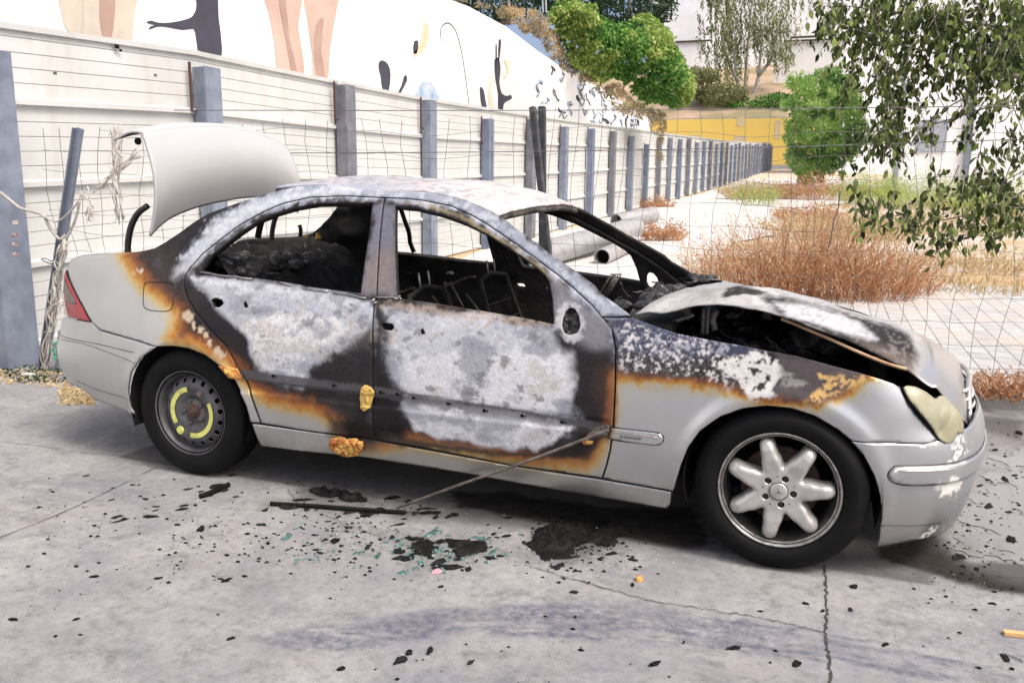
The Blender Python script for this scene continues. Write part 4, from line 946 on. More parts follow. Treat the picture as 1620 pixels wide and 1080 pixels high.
# ---- concrete yard the car stands on
def ground_mat():
    m_, n, b = nodes('stained_concrete')
    k = n.nodes.new('ShaderNodeAttribute'); k.attribute_name = 'Msk'; sp = n.nodes.new('ShaderNodeSeparateColor'); n.links.new(k.outputs['Color'], sp.inputs[0])
    tyre_, sootshade_, wet_ = sp.outputs  # second channel holds soot together with the painted car shade
    big = ramp(n, noise(n, .9, 6, .6), [(.3, (.215, .214, .213)), (.5, (.265, .263, .260)), (.72, (.31, .305, .298))])
    fine = ramp(n, noise(n, 26, 8, .75), [(.28, .42), (.44, .9), (.55, 1.04), (.8, 1.3)])
    grit = ramp(n, noise(n, 190, 4, .7), [(.32, .72), (.55, 1.05), (.8, 1.2)])
    blot = ramp(n, noise(n, 7, 10, .78, dist=.5), [(.36, .62), (.47, .95), (.6, 1.06)])
    c = mixc(n, 1., big.outputs[0], fine.outputs[0], 'MULTIPLY'); c = mixc(n, 1., c, blot.outputs[0], 'MULTIPLY'); c = mixc(n, 1., c, grit.outputs[0], 'MULTIPLY')
    bl = ramp(n, noise(n, 2.4, 7, .7, dist=.6), [(.46, 0.), (.60, 1.)])
    c = mixc(n, math_(n, 'MULTIPLY', bl.outputs[0], .5), c, (.165, .168, .19))
    br = ramp(n, noise(n, 1.7, 6, .65, dist=.3), [(.55, 0.), (.75, 1.)])
    c = mixc(n, math_(n, 'MULTIPLY', br.outputs[0], .35), c, (.22, .17, .135))
    # dark hairline flecks
    fl = ramp(n, noise(n, 42, 6, .8, dist=1.2), [(.66, 0.), (.74, 1.)]); c = mixc(n, math_(n, 'MULTIPLY', fl.outputs[0], .55), c, (.07, .07, .075))
    tn = ramp(n, noise(n, 30, 7, .7), [(.30, 0.), (.62, 1.)])
    c = mixc(n, math_(n, 'MULTIPLY', tyre_, tn.outputs[0]), c, (.085, .09, .122))
    c = mixc(n, math_(n, 'MULTIPLY', sootshade_, ramp(n, noise(n, 12, 7, .7), [(.25, .9), (.6, 1.)]).outputs[0]), c, (.024, .021, .019)); n.links.new(math_(n, 'SUBTRACT', .5, math_(n, 'MULTIPLY', sootshade_, .4)), b.inputs['Specular IOR Level'])
    c = mixc(n, math_(n, 'MULTIPLY', wet_, .35), c, (.13, .125, .12))
    n.links.new(c, b.inputs['Base Color'])
    wr = ramp(n, noise(n, 9, 6, .7), [(.35, .0), (.6, 1.)]).outputs[0]
    rr = math_(n, 'SUBTRACT', .85, math_(n, 'MULTIPLY', wet_, math_(n, 'ADD', .55, math_(n, 'MULTIPLY', wr, .2))))
    n.links.new(rr, b.inputs['Roughness'])
    h = math_(n, 'ADD', noise(n, 60, 8, .75), math_(n, 'MULTIPLY', noise(n, 9, 5, .6), 1.5))
    n.links.new(math_(n, 'SUBTRACT', .5, math_(n, 'MULTIPLY', wet_, .34)), bump(n, b, h, .5, .012).inputs['Strength'])
    return m_
gm = ground_mat()
nx_, ny_ = 360, 400
gx = np.linspace(-6.2, 6.6, nx_); gy = np.linspace(-4.2, 2.4, ny_); GX, GY = np.meshgrid(gx, gy, indexing='ij')
V_ = np.c_[GX.ravel(), GY.ravel(), np.zeros(GX.size)]
V_[:, 1] = np.where(V_[:, 1] > 2.3, 2.3+.055*(V_[:, 0]-2.4)*(V_[:, 0] > -9), V_[:, 1])
P_ = proj(V_); n1 = fbm(V_*3, 5)-.5; n2_ = fbm(V_*14, 4)-.5
front = ((V_-CAM)@FW) > .3; P_[~front] = -9999
W = P_+np.c_[n1*90, n2_*26+n1*20]
ty = np.zeros(len(V_))
ang = fbm(np.c_[V_[:, 0]*1.2, V_[:, 1]*16, V_[:, 0]*0], 4)-.5
def _band(top, bot, amp, ns):
    vt = np.interp(P_[:, 0], *zip(*top)); vb = np.interp(P_[:, 0], *zip(*bot)); t = (P_[:, 1]-vt)/(vb-vt)
    st_ = fbm(np.c_[t*ns, P_[:, 0]*.004, t*0], 3)-.47; ln = fbm(np.c_[P_[:, 0]*.012, t*2, t*0+5], 4)
    return amp*sstep(t, -.05, .12)*(1-sstep(t, .85, 1.05))*sstep(P_[:, 0], 330, 560)*sstep(st_, -.03, .05)*sstep(ln, .25, .5)
ty = np.maximum(ty, _band([(330, 1010), (560, 980), (740, 955), (900, 952), (1100, 966), (1300, 993), (1620, 1045), (1900, 1100)], [(330, 1050), (560, 1022), (740, 1008), (900, 1012), (1100, 1030), (1300, 1052), (1620, 1120), (1900, 1200)], 1.15, 14))
ty = np.maximum(ty, _band([(330, 1120), (700, 1050), (1000, 1050), (1300, 1075), (1620, 1130)], [(330, 1200), (700, 1100), (1000, 1100), (1300, 1130), (1620, 1190)], .4, 6))
for band, amp in (([(390, 1010), (560, 985), (740, 958), (860, 958), (1000, 968), (1180, 988), (1330, 1015), (1620, 1066), (1620, 1095), (1300, 1045), (1150, 1022), (980, 1005), (820, 990), (700, 1000), (520, 1030), (400, 1035)], 1.3),
                  ([(900, 940), (1000, 948), (1320, 1000), (1310, 1010), (1100, 985), (900, 960)], .6),
                  ([(0, 755), (150, 750), (300, 765), (160, 800), (60, 830), (0, 800)], .5), ([(1330, 960), (1620, 1000), (1620, 1080), (1340, 1080)], .45)):
    ty = np.maximum(ty, np.clip(amp*poly_mask(W*.3+P_*.7, band, 12)*sstep(ang+n2_*.4, -.16, .08), 0, 1))
soot_shade = np.zeros(len(V_))  # soot and wet stains, with the car's shade painted into the same mask
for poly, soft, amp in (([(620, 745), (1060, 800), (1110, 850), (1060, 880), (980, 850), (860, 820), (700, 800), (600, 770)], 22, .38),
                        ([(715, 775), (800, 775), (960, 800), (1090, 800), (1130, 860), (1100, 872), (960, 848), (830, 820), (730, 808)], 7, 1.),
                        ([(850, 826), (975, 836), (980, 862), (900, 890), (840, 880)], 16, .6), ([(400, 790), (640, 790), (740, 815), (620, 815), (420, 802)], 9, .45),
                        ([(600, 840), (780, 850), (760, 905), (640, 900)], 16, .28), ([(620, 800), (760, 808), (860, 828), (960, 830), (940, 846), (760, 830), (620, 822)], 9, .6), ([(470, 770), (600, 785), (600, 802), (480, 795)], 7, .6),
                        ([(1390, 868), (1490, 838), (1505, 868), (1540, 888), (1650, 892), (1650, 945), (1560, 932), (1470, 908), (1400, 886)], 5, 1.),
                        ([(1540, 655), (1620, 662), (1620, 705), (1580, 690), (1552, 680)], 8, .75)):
    soot_shade = np.maximum(soot_shade, amp*poly_mask(W*.5+P_*.5, poly, soft))
soot_shade = np.maximum(soot_shade, .55*((abs(V_[:, 0]) < 1.9) & (abs(V_[:, 1]) < .75)))  # shadow beneath the car, painted as a dark rectangle on the slab
wet = poly_mask(W*.25+P_*.75, [(1480, 850), (1500, 800), (1540, 700), (1560, 668), (1660, 660), (1700, 900), (1620, 925), (1540, 905), (1500, 880)], 14)
mesh('concrete_yard', V_, np.stack([(i_ := np.arange(nx_*ny_).reshape(nx_, ny_))[:-1, :-1], i_[1:, :-1], i_[1:, 1:], i_[:-1, 1:]], -1).reshape(-1, 4).tolist(), gm, None, True, {'Msk': np.stack([ty, soot_shade, wet], 1)})['kind'] = 'structure'
g2 = MB().add([(-60, -60, -.006), (60, -60, -.006), (60, 2.6, -.006), (-60, 2.6, -.006)], [(0, 1, 2, 3)]).build('ground', gm); g2['kind'] = 'structure'
# joints and cracks in the slab
def crack(px, w_, jit=0, z=.004, seed=0):
    rg = random.Random(seed); b = MB(); pts = [un(*q) for q in px]; pts = spl(pts, 14) if len(pts) > 2 else [pts[0]+(pts[1]-pts[0])*k/40 for k in range(41)]
    for k, p_ in enumerate(pts):
        t = pts[min(k+1, len(pts)-1)]-pts[max(k-1, 0)]; nn = np.array([-t[1], t[0]]); nn /= np.linalg.norm(nn); j = rg.uniform(-jit, jit); ww = w_*rg.uniform(.35, 1.3)
        for s_ in (-1, 1): b.v.append((p_[0]+nn[0]*(j+s_*ww), p_[1]+nn[1]*(j+s_*ww), z))
    b.f = [(2*k, 2*k+1, 2*k+3, 2*k+2) for k in range(len(pts)-1)]
    o = b.build('slab_crack', M['crack']); o['kind'] = 'structure'
M['crack'] = simple('crack_dirt', (.05, .048, .042), (.02, .02, .018), 30, .95)
crack([(1304, 893), (1308, 950), (1306, 1000), (1312, 1050), (1312, 1110)], .0042, .005, seed=1)
crack([(838, 897), (900, 915), (960, 932), (1010, 946), (1060, 955), (1120, 965), (1190, 975), (1250, 988), (1305, 1000)], .0022, .008, seed=2)
crack([(-60, 876), (0, 851), (120, 802), (250, 738)], .0022, .001, seed=3)
crack([(0, 699), (60, 706), (120, 716), (200, 722)], .0018, .004, seed=4)
crack([(455, 775), (475, 800)], .002, .006, seed=5); crack([(515, 815), (560, 835), (610, 853)], .0016, .006, seed=6)
crack([(1585, 1032), (1620, 1048)], .003, .006, seed=7)

# ---- rain-wet film in front of the bumper
pq = [(1494, 846), (1512, 812), (1536, 776), (1556, 735), (1575, 705), (1640, 695), (1700, 800), (1680, 900), (1610, 893), (1560, 886), (1522, 880), (1503, 868)]
v, f = cdt([un(*q)[:2] for q in pq], [], .02); X = np.c_[v, v[:, 0]*0+.0025]
hl = fbm(np.c_[v*9, v[:, 0]*0+2], 4); d_ = sdist(v, np.array([un(*q)[:2] for q in pq])); okv = (hl+np.clip(d_, 0, .12)*1.6-.05*0) > .52; kf = okv[f].all(1)
wm, wn, wb = nodes('wet_film'); wb.inputs['Base Color'].default_value = (.16, .16, .16, 1); wb.inputs['Roughness'].default_value = .06; wb.inputs['Specular IOR Level'].default_value = .9
bump(wn, wb, noise(wn, 14, 4, .6), .12, .01)
o = mesh('puddle', X, f[kf].tolist(), wm, None, True); o['kind'] = 'structure'
# ---- kerb and brick paving behind the mesh
def kerbstones():
    km = simple('kerb_concrete', (.44, .42, .39), (.28, .27, .25), 7, .85, 0, .4, 60)
    x = -4.6; k = 0
    while x < 9:
        o = bevel(MB().box((x+.49, kerb_y(x+.49)+.07, .045), (.972, .14, .15), math.atan(.055)).build('kerb', km), .012, 2); o['kind'] = 'structure'; x += .98; k += 1
kerbstones()
_ba, _bb = un(1501, 499, 'z', .12), un(1587, 597, 'z', .12); _brot = -math.atan2(_bb[1]-_ba[1], _bb[0]-_ba[0])
def brick_mat():
    m_, n, b = nodes('pale_paving_bricks')
    tc = n.nodes.new('ShaderNodeTexCoord'); mp = n.nodes.new('ShaderNodeMapping'); mp.inputs['Rotation'].default_value = (0, 0, _brot); n.links.new(tc.outputs['Object'], mp.inputs[0])
    bt = n.nodes.new('ShaderNodeTexBrick'); n.links.new(mp.outputs[0], bt.inputs[0]); bt.inputs['Scale'].default_value = 1
    bt.inputs['Brick Width'].default_value = .26; bt.inputs['Row Height'].default_value = .16; bt.inputs['Mortar Size'].default_value = .005; bt.inputs['Mortar Smooth'].default_value = .2
    bt.inputs['Color1'].default_value = (.45, .445, .43, 1); bt.inputs['Color2'].default_value = (.38, .375, .365, 1); bt.inputs['Mortar'].default_value = (.13, .12, .11, 1); bt.offset = .5
    c = mixc(n, 1., bt.outputs['Color'], ramp(n, noise(n, 7, 8, .7), [(.3, .78), (.6, 1.05)]).outputs[0], 'MULTIPLY')
    dr = ramp(n, noise(n, 1.1, 6, .65, dist=.4), [(.5, 0.), (.72, 1.)]); c = mixc(n, math_(n, 'MULTIPLY', dr.outputs[0], .6), c, (.50, .38, .25))
    n.links.new(c, b.inputs['Base Color']); b.inputs['Roughness'].default_value = .85
    bump(n, b, math_(n, 'SUBTRACT', noise(n, 60, 5), math_(n, 'MULTIPLY', bt.outputs['Fac'], 2.)), .4, .01); return m_
def strip_mesh(name, y0f, y1, x0, x1, mat, dz, nx=40, ny=60, bumpy=0):
    b = []; xs = np.linspace(x0, x1, nx)
    V_ = []
    for x in xs:
        ya = y0f(x) if callable(y0f) else y0f
        for t_ in np.linspace(0, 1, ny)**1.6: y = ya+(y1-ya)*t_; V_.append((x, y, terr(y)+dz))
    V_ = np.array(V_)
    if bumpy: V_[:, 2] += (fbm(np.c_[V_[:, 0]*.8, V_[:, 1]*.8, V_[:, 0]*0], 4)-.5)*bumpy*sstep(V_[:, 1], 7, 11)
    i_ = np.arange(nx*ny).reshape(nx, ny)
    o = mesh(name, V_, np.stack([i_[:-1, :-1], i_[1:, :-1], i_[1:, 1:], i_[:-1, 1:]], -1).reshape(-1, 4).tolist(), mat, None, True); o['kind'] = 'structure'; return o
dirt = None
def dirt_mat():
    m_, n, b = nodes('dry_dirt')
    c = ramp(n, noise(n, .35, 8, .65, dist=.5), [(.3, (.44, .39, .33)), (.48, (.50, .44, .36)), (.62, (.42, .30, .16)), (.8, (.34, .22, .10))]).outputs[0]
    c = mixc(n, 1., c, ramp(n, noise(n, 5, 9, .75), [(.25, .6), (.5, 1.), (.8, 1.15)]).outputs[0], 'MULTIPLY')
    c = mixc(n, ramp(n, noise(n, 14, 6, .75), [(.62, 0.), (.72, .8)]).outputs[0], c, (.25, .17, .09))
    n.links.new(c, b.inputs['Base Color']); b.inputs['Roughness'].default_value = .95; bump(n, b, noise(n, 9, 8, .75), .6, .06); return m_
strip_mesh('brick_paving', lambda x: kerb_y(x)+.14, 8.6, -4.7, 9.5, brick_mat(), 0., 40, 30)
strip_mesh('waste_ground', 6.4, 110, -30, 60, dirt_mat(), -.012, 120, 160, .10)
def pale_mat():
    m_, n, b = nodes('pale_concrete_path')
    c = ramp(n, noise(n, .9, 8, .65, dist=.6), [(.3, (.44, .43, .41)), (.55, (.50, .485, .465)), (.75, (.36, .31, .26))]).outputs[0]
    c = mixc(n, ramp(n, noise(n, 6, 8, .75), [(.60, 0.), (.72, .7)]).outputs[0], c, (.42, .28, .16))
    n.links.new(c, b.inputs['Base Color']); b.inputs['Roughness'].default_value = .9; bump(n, b, noise(n, 20, 8, .7), .3, .03); return m_
def path():
    # trodden pale strip running away beside the panels
    V_ = []; ys = np.linspace(5.2, 60, 90); jl = (fbm(np.c_[ys*.8, ys*0, ys*0], 3)-.5); jr = (fbm(np.c_[ys*.7+50, ys*0, ys*0], 4)-.5)
    for y, a, b2 in zip(ys, jl, jr):
        xr = np.interp(y, [5.2, 9, 14, 24, 40, 60], [.6, .3, .0, 1.2, 2.6, 3.5])+b2*1.6; xl = -4.3+a*.4
        for t_ in np.linspace(0, 1, 14): V_.append((xl+(xr-xl)*t_, y, float(terr(y))+.012+.05*0))
    i_ = np.arange(90*14).reshape(90, 14)
    V_ = np.array(V_)
    V_[:, 2] += (fbm(np.c_[V_[:, 0]*.8, V_[:, 1]*.8, V_[:, 0]*0], 4)-.5)*.10*sstep(V_[:, 1], 7, 11)+.01
    o = mesh('pale_path', V_, np.stack([i_[:-1, :-1], i_[:-1, 1:], i_[1:, 1:], i_[1:, :-1]], -1).reshape(-1, 4)[:, ::-1].tolist(), pale_mat(), None, True); o['kind'] = 'structure'
path()

# ---- fence of white panels on steel posts
FX = -4.66
cream = simple('cream_panel_metal', (.545, .55, .53), (.48, .485, .465), 1.3, .55, .0, .03, 9, spec=.3)
drips(cream, (.36, .33, .27), .35)
fence = empty('panel_fence', (FX, 1, 0)); tag(fence, 'long cream metal panel fence on grey steel posts running back from the car boot', 'fence')
py = [-3.9, -1.6, .80, 3.27, 5.90, 8.35, 10.78, 13.2, 15.52, 17.89, 20.24, 22.6, 24.92, 27.16, 29.3, 31.55, 33.8]
while py[-1] < 84: py.append(py[-1]+2.3)
def prof_panel(H):
    """horizontal ribs of one panel sheet: (x offset, z)"""
    pr = []
    for z0 in np.arange(0, H-.02, .645):
        z1 = min(z0+.645, H)
        pr += [(0, z0), (.004, z0+.006), (.040, z0+.014), (.040, z0+.055), (.0, z0+.068)]
        z = z0+.068
        while z+.115 < z1-.01:
            pr += [(0, z+.106), (-.010, z+.111), (0, z+.116)]; z += .116
    pr += [(0, H-.05), (.03, H-.045), (.034, H), (-.02, H+.004)]
    return pr
for i in range(len(py)-1):
    y0, y1 = py[i]+.0, py[i+1]; g0, g1 = float(terr(y0)) if y0 > 3 else .02, float(terr(y1)) if y1 > 3 else .02
    pr = prof_panel(2.56); b = MB(); ns = 7 if y0 < 25 else 2
    jog = random.uniform(-.015, .015)
    for k in range(ns):
        t_ = k/(ns-1); y = y0+.004+(y1-y0-.008)*t_; g = g0+(g1-g0)*t_; wv = .012*math.sin(t_*math.pi)*(1 if y0 < 25 else 0)
        for dx, z in pr: b.v.append((FX+dx+jog+wv*math.sin(z*3+i), y, g+z*(1 if i > 3 or i < 3 else 1)))
    m_ = len(pr)
    b.f = [(k*m_+j, (k+1)*m_+j, (k+1)*m_+j+1, k*m_+j+1) for k in range(ns-1) for j in range(m_-1)]
    o = b.build('panel', cream, fence, False)
postv = [simple('steel_post_blue', (.20, .245, .33), (.13, .16, .225), 4, .5, .3, .1, 30), simple('steel_post_grey', (.21, .22, .25), (.13, .135, .155), 4, .55, .3, .1, 30), M['galv']]
hs = {0: 2.5, 3: 2.40, 4: 2.50, 5: 2.52, 6: 2.35, 7: 2.45, 8: 2.38, 9: 2.40, 10: 2.40, 11: 2.32, 12: 2.1, 13: 2.35, 14: 2.4}
for i, y in enumerate(py):
    if i < 2: continue
    yo = 0
    g = float(terr(y)) if y > 3 else 0; h = hs.get(i, 2.38+.08*math.sin(i*2.1)); x = FX+.12; w_ = .245 if i > 2 else .27
    xo = .27 if i == 2 else 0
    if i == 2: y = y-.165
    b = MB()
    # channel: web facing the yard, two flanges towards the panels, one lip
    b.box((x+xo+.055, y, g+h/2-.03), (.012, w_, h+.06)); b.box((x+xo-.02, y-w_/2+.005, g+h/2-.034), (.14, .010, h+.052)); b.box((x+xo-.02, y+w_/2-.005, g+h/2-.034), (.14, .010, h+.052))
    if i <= 5:
        b.box((x+xo+.063, y-w_/2+.02, g+h/2-.04), (.006, .03, h+.03))
    po = bevel(b.build('post', postv[i % 3] if i != 3 else M['galv'], fence), .003, 1)
    if 3 <= i < 14:     # row of bright punched holes
        hb = MB(); 
        for k in range(15): hb.box((x+.0630, y+.045, g+1.05-k*.052), (.004, .014, .022))
        hb.build('punched_holes', M['galvlight'], po)
    if i >= 3 and i < 22:
        bb = MB(); yb = y-w_/2-.07; zt = g+h+.02
        bb.box((FX+.06, yb, zt-.22), (.02, .022, .46)).box((FX+.06, yb+.045, zt-.455), (.02, .09, .018))
        bb.build('bracket', M['brownsteel'], fence)
# rags and torn holes on the panels
hb = MB()
for (u, v, s_) in ((185, 74, .05), (191, 80, .03)): p_ = un(u, v, 'x', FX+.037); hb.box(p_, (.004, s_, s_*.7))
hb.build('rust_hole', M['soot'], fence)
hb = MB()
for (u, v) in ((152, 190), (246, 119), (87, 116), (66, 163)): p_ = un(u, v, 'x', FX+.012); hb.box(p_, (.004, .035, .02))
hb.build('panel_scar', M['charlight'], fence)

# leaning posts in front of the panels
def leaning(px0, px1, y0, y1, name, mat, w_, label, d_=.05):
    a = un(*px0, 'y', y0); c = un(*px1, 'y', y1); d = Vector(c-a); L = d.length
    Mx = d.to_track_quat('Z', 'X').to_matrix(); b = MB(); mid = (Vector(a)+Vector(c))/2
    b.box(mid, (w_, .008, L), M_=Mx); b.box(mid+Mx@Vector((-w_/2, d_/2, 0)), (.008, d_, L-.01), M_=Mx); b.box(mid+Mx@Vector((w_/2, d_/2, 0)), (.008, d_, L-.01), M_=Mx)
    o = bevel(b.build(name, mat), .002, 1); tag(o, label, 'post'); return o
MY = lambda x: .80+.2*(x+4.1)      # the mesh fence line
leaning((70, 588), (127, 203), .62, .74, 'fence_post', M['galv'], .055, 'leaning grey steel post wrapped in frayed rope at the left of the car', .05)
leaning((95, 592), (104, 520), .66, .68, 'fence_post', M['galvlight'], .05, 'short pale stub of steel post just behind the rear bumper')
leaning((868, 420), (841, 169), 1.55, 1.62, 'fence_post', M['postdark'], .048, 'dark weathered post leaning left, first of the crossed pair behind the roof', .02)
leaning((858, 430), (857, 168), 1.66, 1.66, 'fence_post', M['postdark'], .045, 'dark weathered post standing upright, second of the crossed pair behind the roof', .02)

# ---- welded wire mesh between yard and waste ground
mf = empty('wire_mesh_fence', (0, 1.6, 0)); tag(mf, 'thin welded wire mesh fence with sagging square grid standing behind the car', 'fence')
def mp_(x, z):
    y = MY(x)+.03*math.sin(x*2.3)*z+.04*math.sin(x*5+z*3)*.5
    return np.array([x+.025*math.sin(z*4+x*1.7)+.015*math.sin(z*9+x*8), y, z+.02*math.sin(x*3.1+z)+.012*math.sin(x*9+z*5)])
def wires(x0, x1, ztop, name, nz):
    b = MB(); x = x0
    while x < x1:
        b.tube([mp_(x+.012*math.sin(k*1.9+x*7)*.5, z) for k, z in enumerate(np.linspace(.06, ztop(x)+.04, 12))], .0018, 4, caps=False); x += .150
    for k in range(nz):
        z = .1+.15*k
        xs = [q for q in np.arange(x0-.03, x1+.05, .12) if z < ztop(q)+.02]
        if len(xs) > 3: b.tube([mp_(q, z) for q in xs], .0018, 4, caps=False)
    return b.build(name, M['wire'], mf, True)
wires(-4.0, -.50, lambda x: 1.72+.03*(x+4), 'wire_grid', 13)
wires(-.46, 5.2, lambda x: 1.88+.0*(x), 'wire_grid', 13)
wb = MB()
for z0, z1, sg in ((1.90, 1.95, .03), (1.60, 1.83, .06)):
    wb.tube([np.array([x, MY(x)+.02, z0+(z1-z0)*(x+3)/8-sg*math.sin((x+3)/8*math.pi)]) for x in np.linspace(-3, 5.2, 40)], .003, 5)
wb.build('tie_wire', M['wire'], mf, True)
MB().tube(spl([un(*q, 'y', 2.0) for q in ((1328, 300), (1326, 330), (1319, 350), (1314, 380), (1308, 398))], 5), .004, 5).build('stray_wire', M['wire'], mf, True)

# rope tied from the big post to the leaning one, and torn sheeting on the mesh
def ropeline(px, ys, r, label, name='rope', mat='rope'):
    pts = [un(q[0], q[1], 'y', y) for q, y in zip(px, ys)]
    o = MB().tube(spl(pts, 8), r, 6).build(name, M[mat], None, True); return tag(o, label, name.replace('_', ' '))
ropeline([(-10, 298), (10, 312), (30, 328), (48, 334), (68, 341), (80, 362), (94, 378), (104, 372)], [.50, .52, .54, .56, .58, .6, .62, .64], .011, 'sagging pale rope tied across the big left post')
ropeline([(72, 345), (90, 350), (108, 338), (124, 318), (130, 305)], [.58, .60, .62, .64, .66], .007, 'thin pale rope looped up the leaning post', )
ropeline([(126, 318), (120, 345), (108, 372), (100, 384), (96, 400)], [.64, .64, .63, .62, .60], .009, 'frayed pale rope hanging down the front of the leaning post')
def rag(name, pts, w_, label, cat, ymat, seed):
    rg = random.Random(seed); b = MB()
    for k in range(w_):
        q = []; 
        for p_ in pts: q.append(Vector(p_)+Vector((rg.uniform(-.045, .045), rg.uniform(-.03, .03), rg.uniform(-.03, .03))))
        b.tube(spl(q, 4), [rg.uniform(.0015, .011)*(.5+.5*math.sin(j*1.3+k)) for j in range((len(q)-1)*4+1)], 4)
    o = b.build(name, M[ymat], None, True); return tag(o, label, cat)
M['sheet'] = simple('torn_plastic', (.62, .60, .55), (.44, .40, .35), 20, .7, 0, .5, 60)
rag('torn_sheeting', [un(*q, 'y', .86) for q in ((183, 202), (184, 225), (183, 250), (182, 280), (186, 312), (187, 350))], 13, 'shredded pale plastic sheeting hanging from the wire mesh beside the boot lid', 'plastic sheeting', 'sheet', 1)
rag('torn_sheeting', [un(*q, 'y', .86) for q in ((215, 240), (195, 262), (176, 275), (160, 292), (152, 300))], 7, 'strand of torn sheeting stretched diagonally to the boot lid', 'plastic sheeting', 'sheet', 2)
rag('torn_sheeting', [un(*q, 'y', .70) for q in ((131, 300), (136, 318), (139, 340), (142, 350))], 6, 'small tuft of torn sheeting beside the leaning post', 'plastic sheeting', 'sheet', 3)
rag('wrapping', [un(*q, 'y', .60) for q in ((103, 385), (98, 410), (92, 435), (85, 470), (82, 500), (74, 560), (68, 588))], 16, 'bundle of dirty pale rope and cloth wound round the foot of the leaning post', 'wrapping', 'sheet', 4)
rag('wrapping', [un(*q, 'y', .58) for q in ((92, 475), (84, 492), (82, 515), (76, 525))], 10, 'dirty white cloth knot on the leaning post at bumper height', 'wrapping', 'sheet', 6)
tag(MB().tube(spl([un(*q, 'y', .62) for q in ((90, 416), (80, 417), (70, 413), (66, 410), (72, 409), (82, 413))], 5), .004, 5).build('wire_loop', M['charlight'], None, True), 'small dark wire loop sticking out left of the leaning post', 'wire')
o = rag('green_cloth', [un(*q, 'y', .55) for q in ((88, 545), (87, 556), (90, 565))], 6, 'scrap of green cloth behind the rear bumper', 'cloth', 'green', 5) if 'green' in M else None
# dark red marker spots on the big post
pm = MB()
for v, c in ((352, 0), (372, 1), (386, 0), (402, 0)):
    p_ = un(24, v, 'x', FX+.12+.27+.062); pm.box(p_, (.002, .05, .03))
tag(pm.build('paint_smears', simple('pale_smears', (.42, .36, .36), (.20, .12, .12), 30, .7, lo=.45, hi=.55), None), 'pale and reddish smears on the big left fence post', 'smears')

# ---- retaining wall with its painted figures
WX = -7.6
wallm = simple('white_render', (.84, .84, .83), (.78, .78, .77), .5, .85, 0, .1, 12)
drips(wallm, (.48, .46, .42), .5, (1.2, 1.2, .25), .5, .7)
rw = empty('painted_wall', (WX, 10, 0)); tag(rw, 'tall white retaining wall painted with large figures above the panel fence', 'wall')
tp_px = [(690, -8), (740, 10), (800, 42), (850, 80), (900, 115), (950, 140), (990, 165), (1030, 190)]
tops = [(float(un(u, v, 'x', WX)[1]), float(un(u, v, 'x', WX)[2])) for u, v in tp_px]
ylist = [-25]+[a for a, b_ in tops]; zlist = [tops[0][1]+1.2]+[b_ for a, b_ in tops]
b = MB()
for y, z in zip(ylist, zlist):
    b.v += [(WX, y, -.5), (WX, y, z), (WX-.4, y, z), (WX-.4, y, -.5)]
b.f = [(4*k+j, 4*k+4+j, 4*k+4+(j+1) % 4, 4*k+(j+1) % 4) for k in range(len(ylist)-1) for j in range(4)]+[(4*len(ylist)-4, 4*len(ylist)-3, 4*len(ylist)-2, 4*len(ylist)-1)]
b.build('wall', wallm, rw)
mats = {'leg': simple('mural_skin', (.58, .43, .36), (.48, .34, .28), 1.2, .85), 'legd': simple('mural_skin_brown', (.42, .29, .24), (.36, .24, .19), 2, .85), 'trou': simple('mural_cloth', (.58, .52, .42), (.45, .40, .35), 1.5, .85),  # legd is the mural's own darker brown paint
        'ink': simple('mural_ink', (.055, .057, .08), (.04, .042, .06), 2, .85), 'blue': simple('mural_blue', (.22, .34, .50), (.5, .56, .62), 3, .85), 'oran': simple('mural_orange', (.70, .45, .28), (.72, .62, .5), 3, .85), 'grn': simple('mural_green', (.60, .62, .45), (.7, .7, .6), 3, .85), 'tag': simple('graffiti_ink', (.16, .17, .20), (.40, .45, .52), 4, .85)}
def mural(px, mat, k=1, smooth_=3):
    q = spl(px, smooth_, True) if smooth_ else px
    pts = [un(a, c, 'x', WX+.006*k) for a, c in q]
    v, e, f, *_ = delaunay_2d_cdt([Vector((p_[1], p_[2])) for p_ in pts], [], [list(range(len(pts)))], 1, 1e-6)
    mesh('painted_figure', [(WX+.006*k, a.x, a.y) for a in v], f, mats[mat], rw, False)
mural([(92, -20), (97, 20), (106, 48), (130, 54), (133, -20)], 'trou'); mural([(136, -20), (132, 30), (130, 55), (150, 60), (172, 62), (180, 20), (186, -20)], 'trou', 2); mural([(160, -20), (158, 30), (164, 60), (176, 62), (182, 20), (180, -20)], 'legd', 3, 2); mural([(188, -20), (180, 20), (176, 58), (190, 66), (208, 68), (212, 30), (218, -20)], 'trou', 1)
mural([(310, -25), (311, 8), (307, 22), (298, 30), (270, 36), (250, 36), (240, 33), (232, 35), (236, 38), (246, 40), (238, 42), (236, 47), (248, 43), (262, 43), (290, 48), (306, 46), (310, 60), (314, 88), (318, 96), (349, 98), (350, 60), (346, 28), (341, -25)], 'ink', 1, 2)
mural([(416, -20), (425, 20), (434, 70), (440, 112), (460, 122), (481, 122), (478, 80), (472, 40), (476, -20)], 'leg'); mural([(440, -20), (444, 20), (452, 60), (462, 118), (472, 120), (458, 60), (450, -20)], 'legd', 2, 2)
mural([(482, -20), (486, 30), (494, 90), (497, 126), (518, 128), (522, 80), (530, 30), (534, -20)], 'leg'); mural([(500, 40), (498, 90), (504, 125), (516, 126), (508, 80), (512, 30)], 'legd', 2, 2)
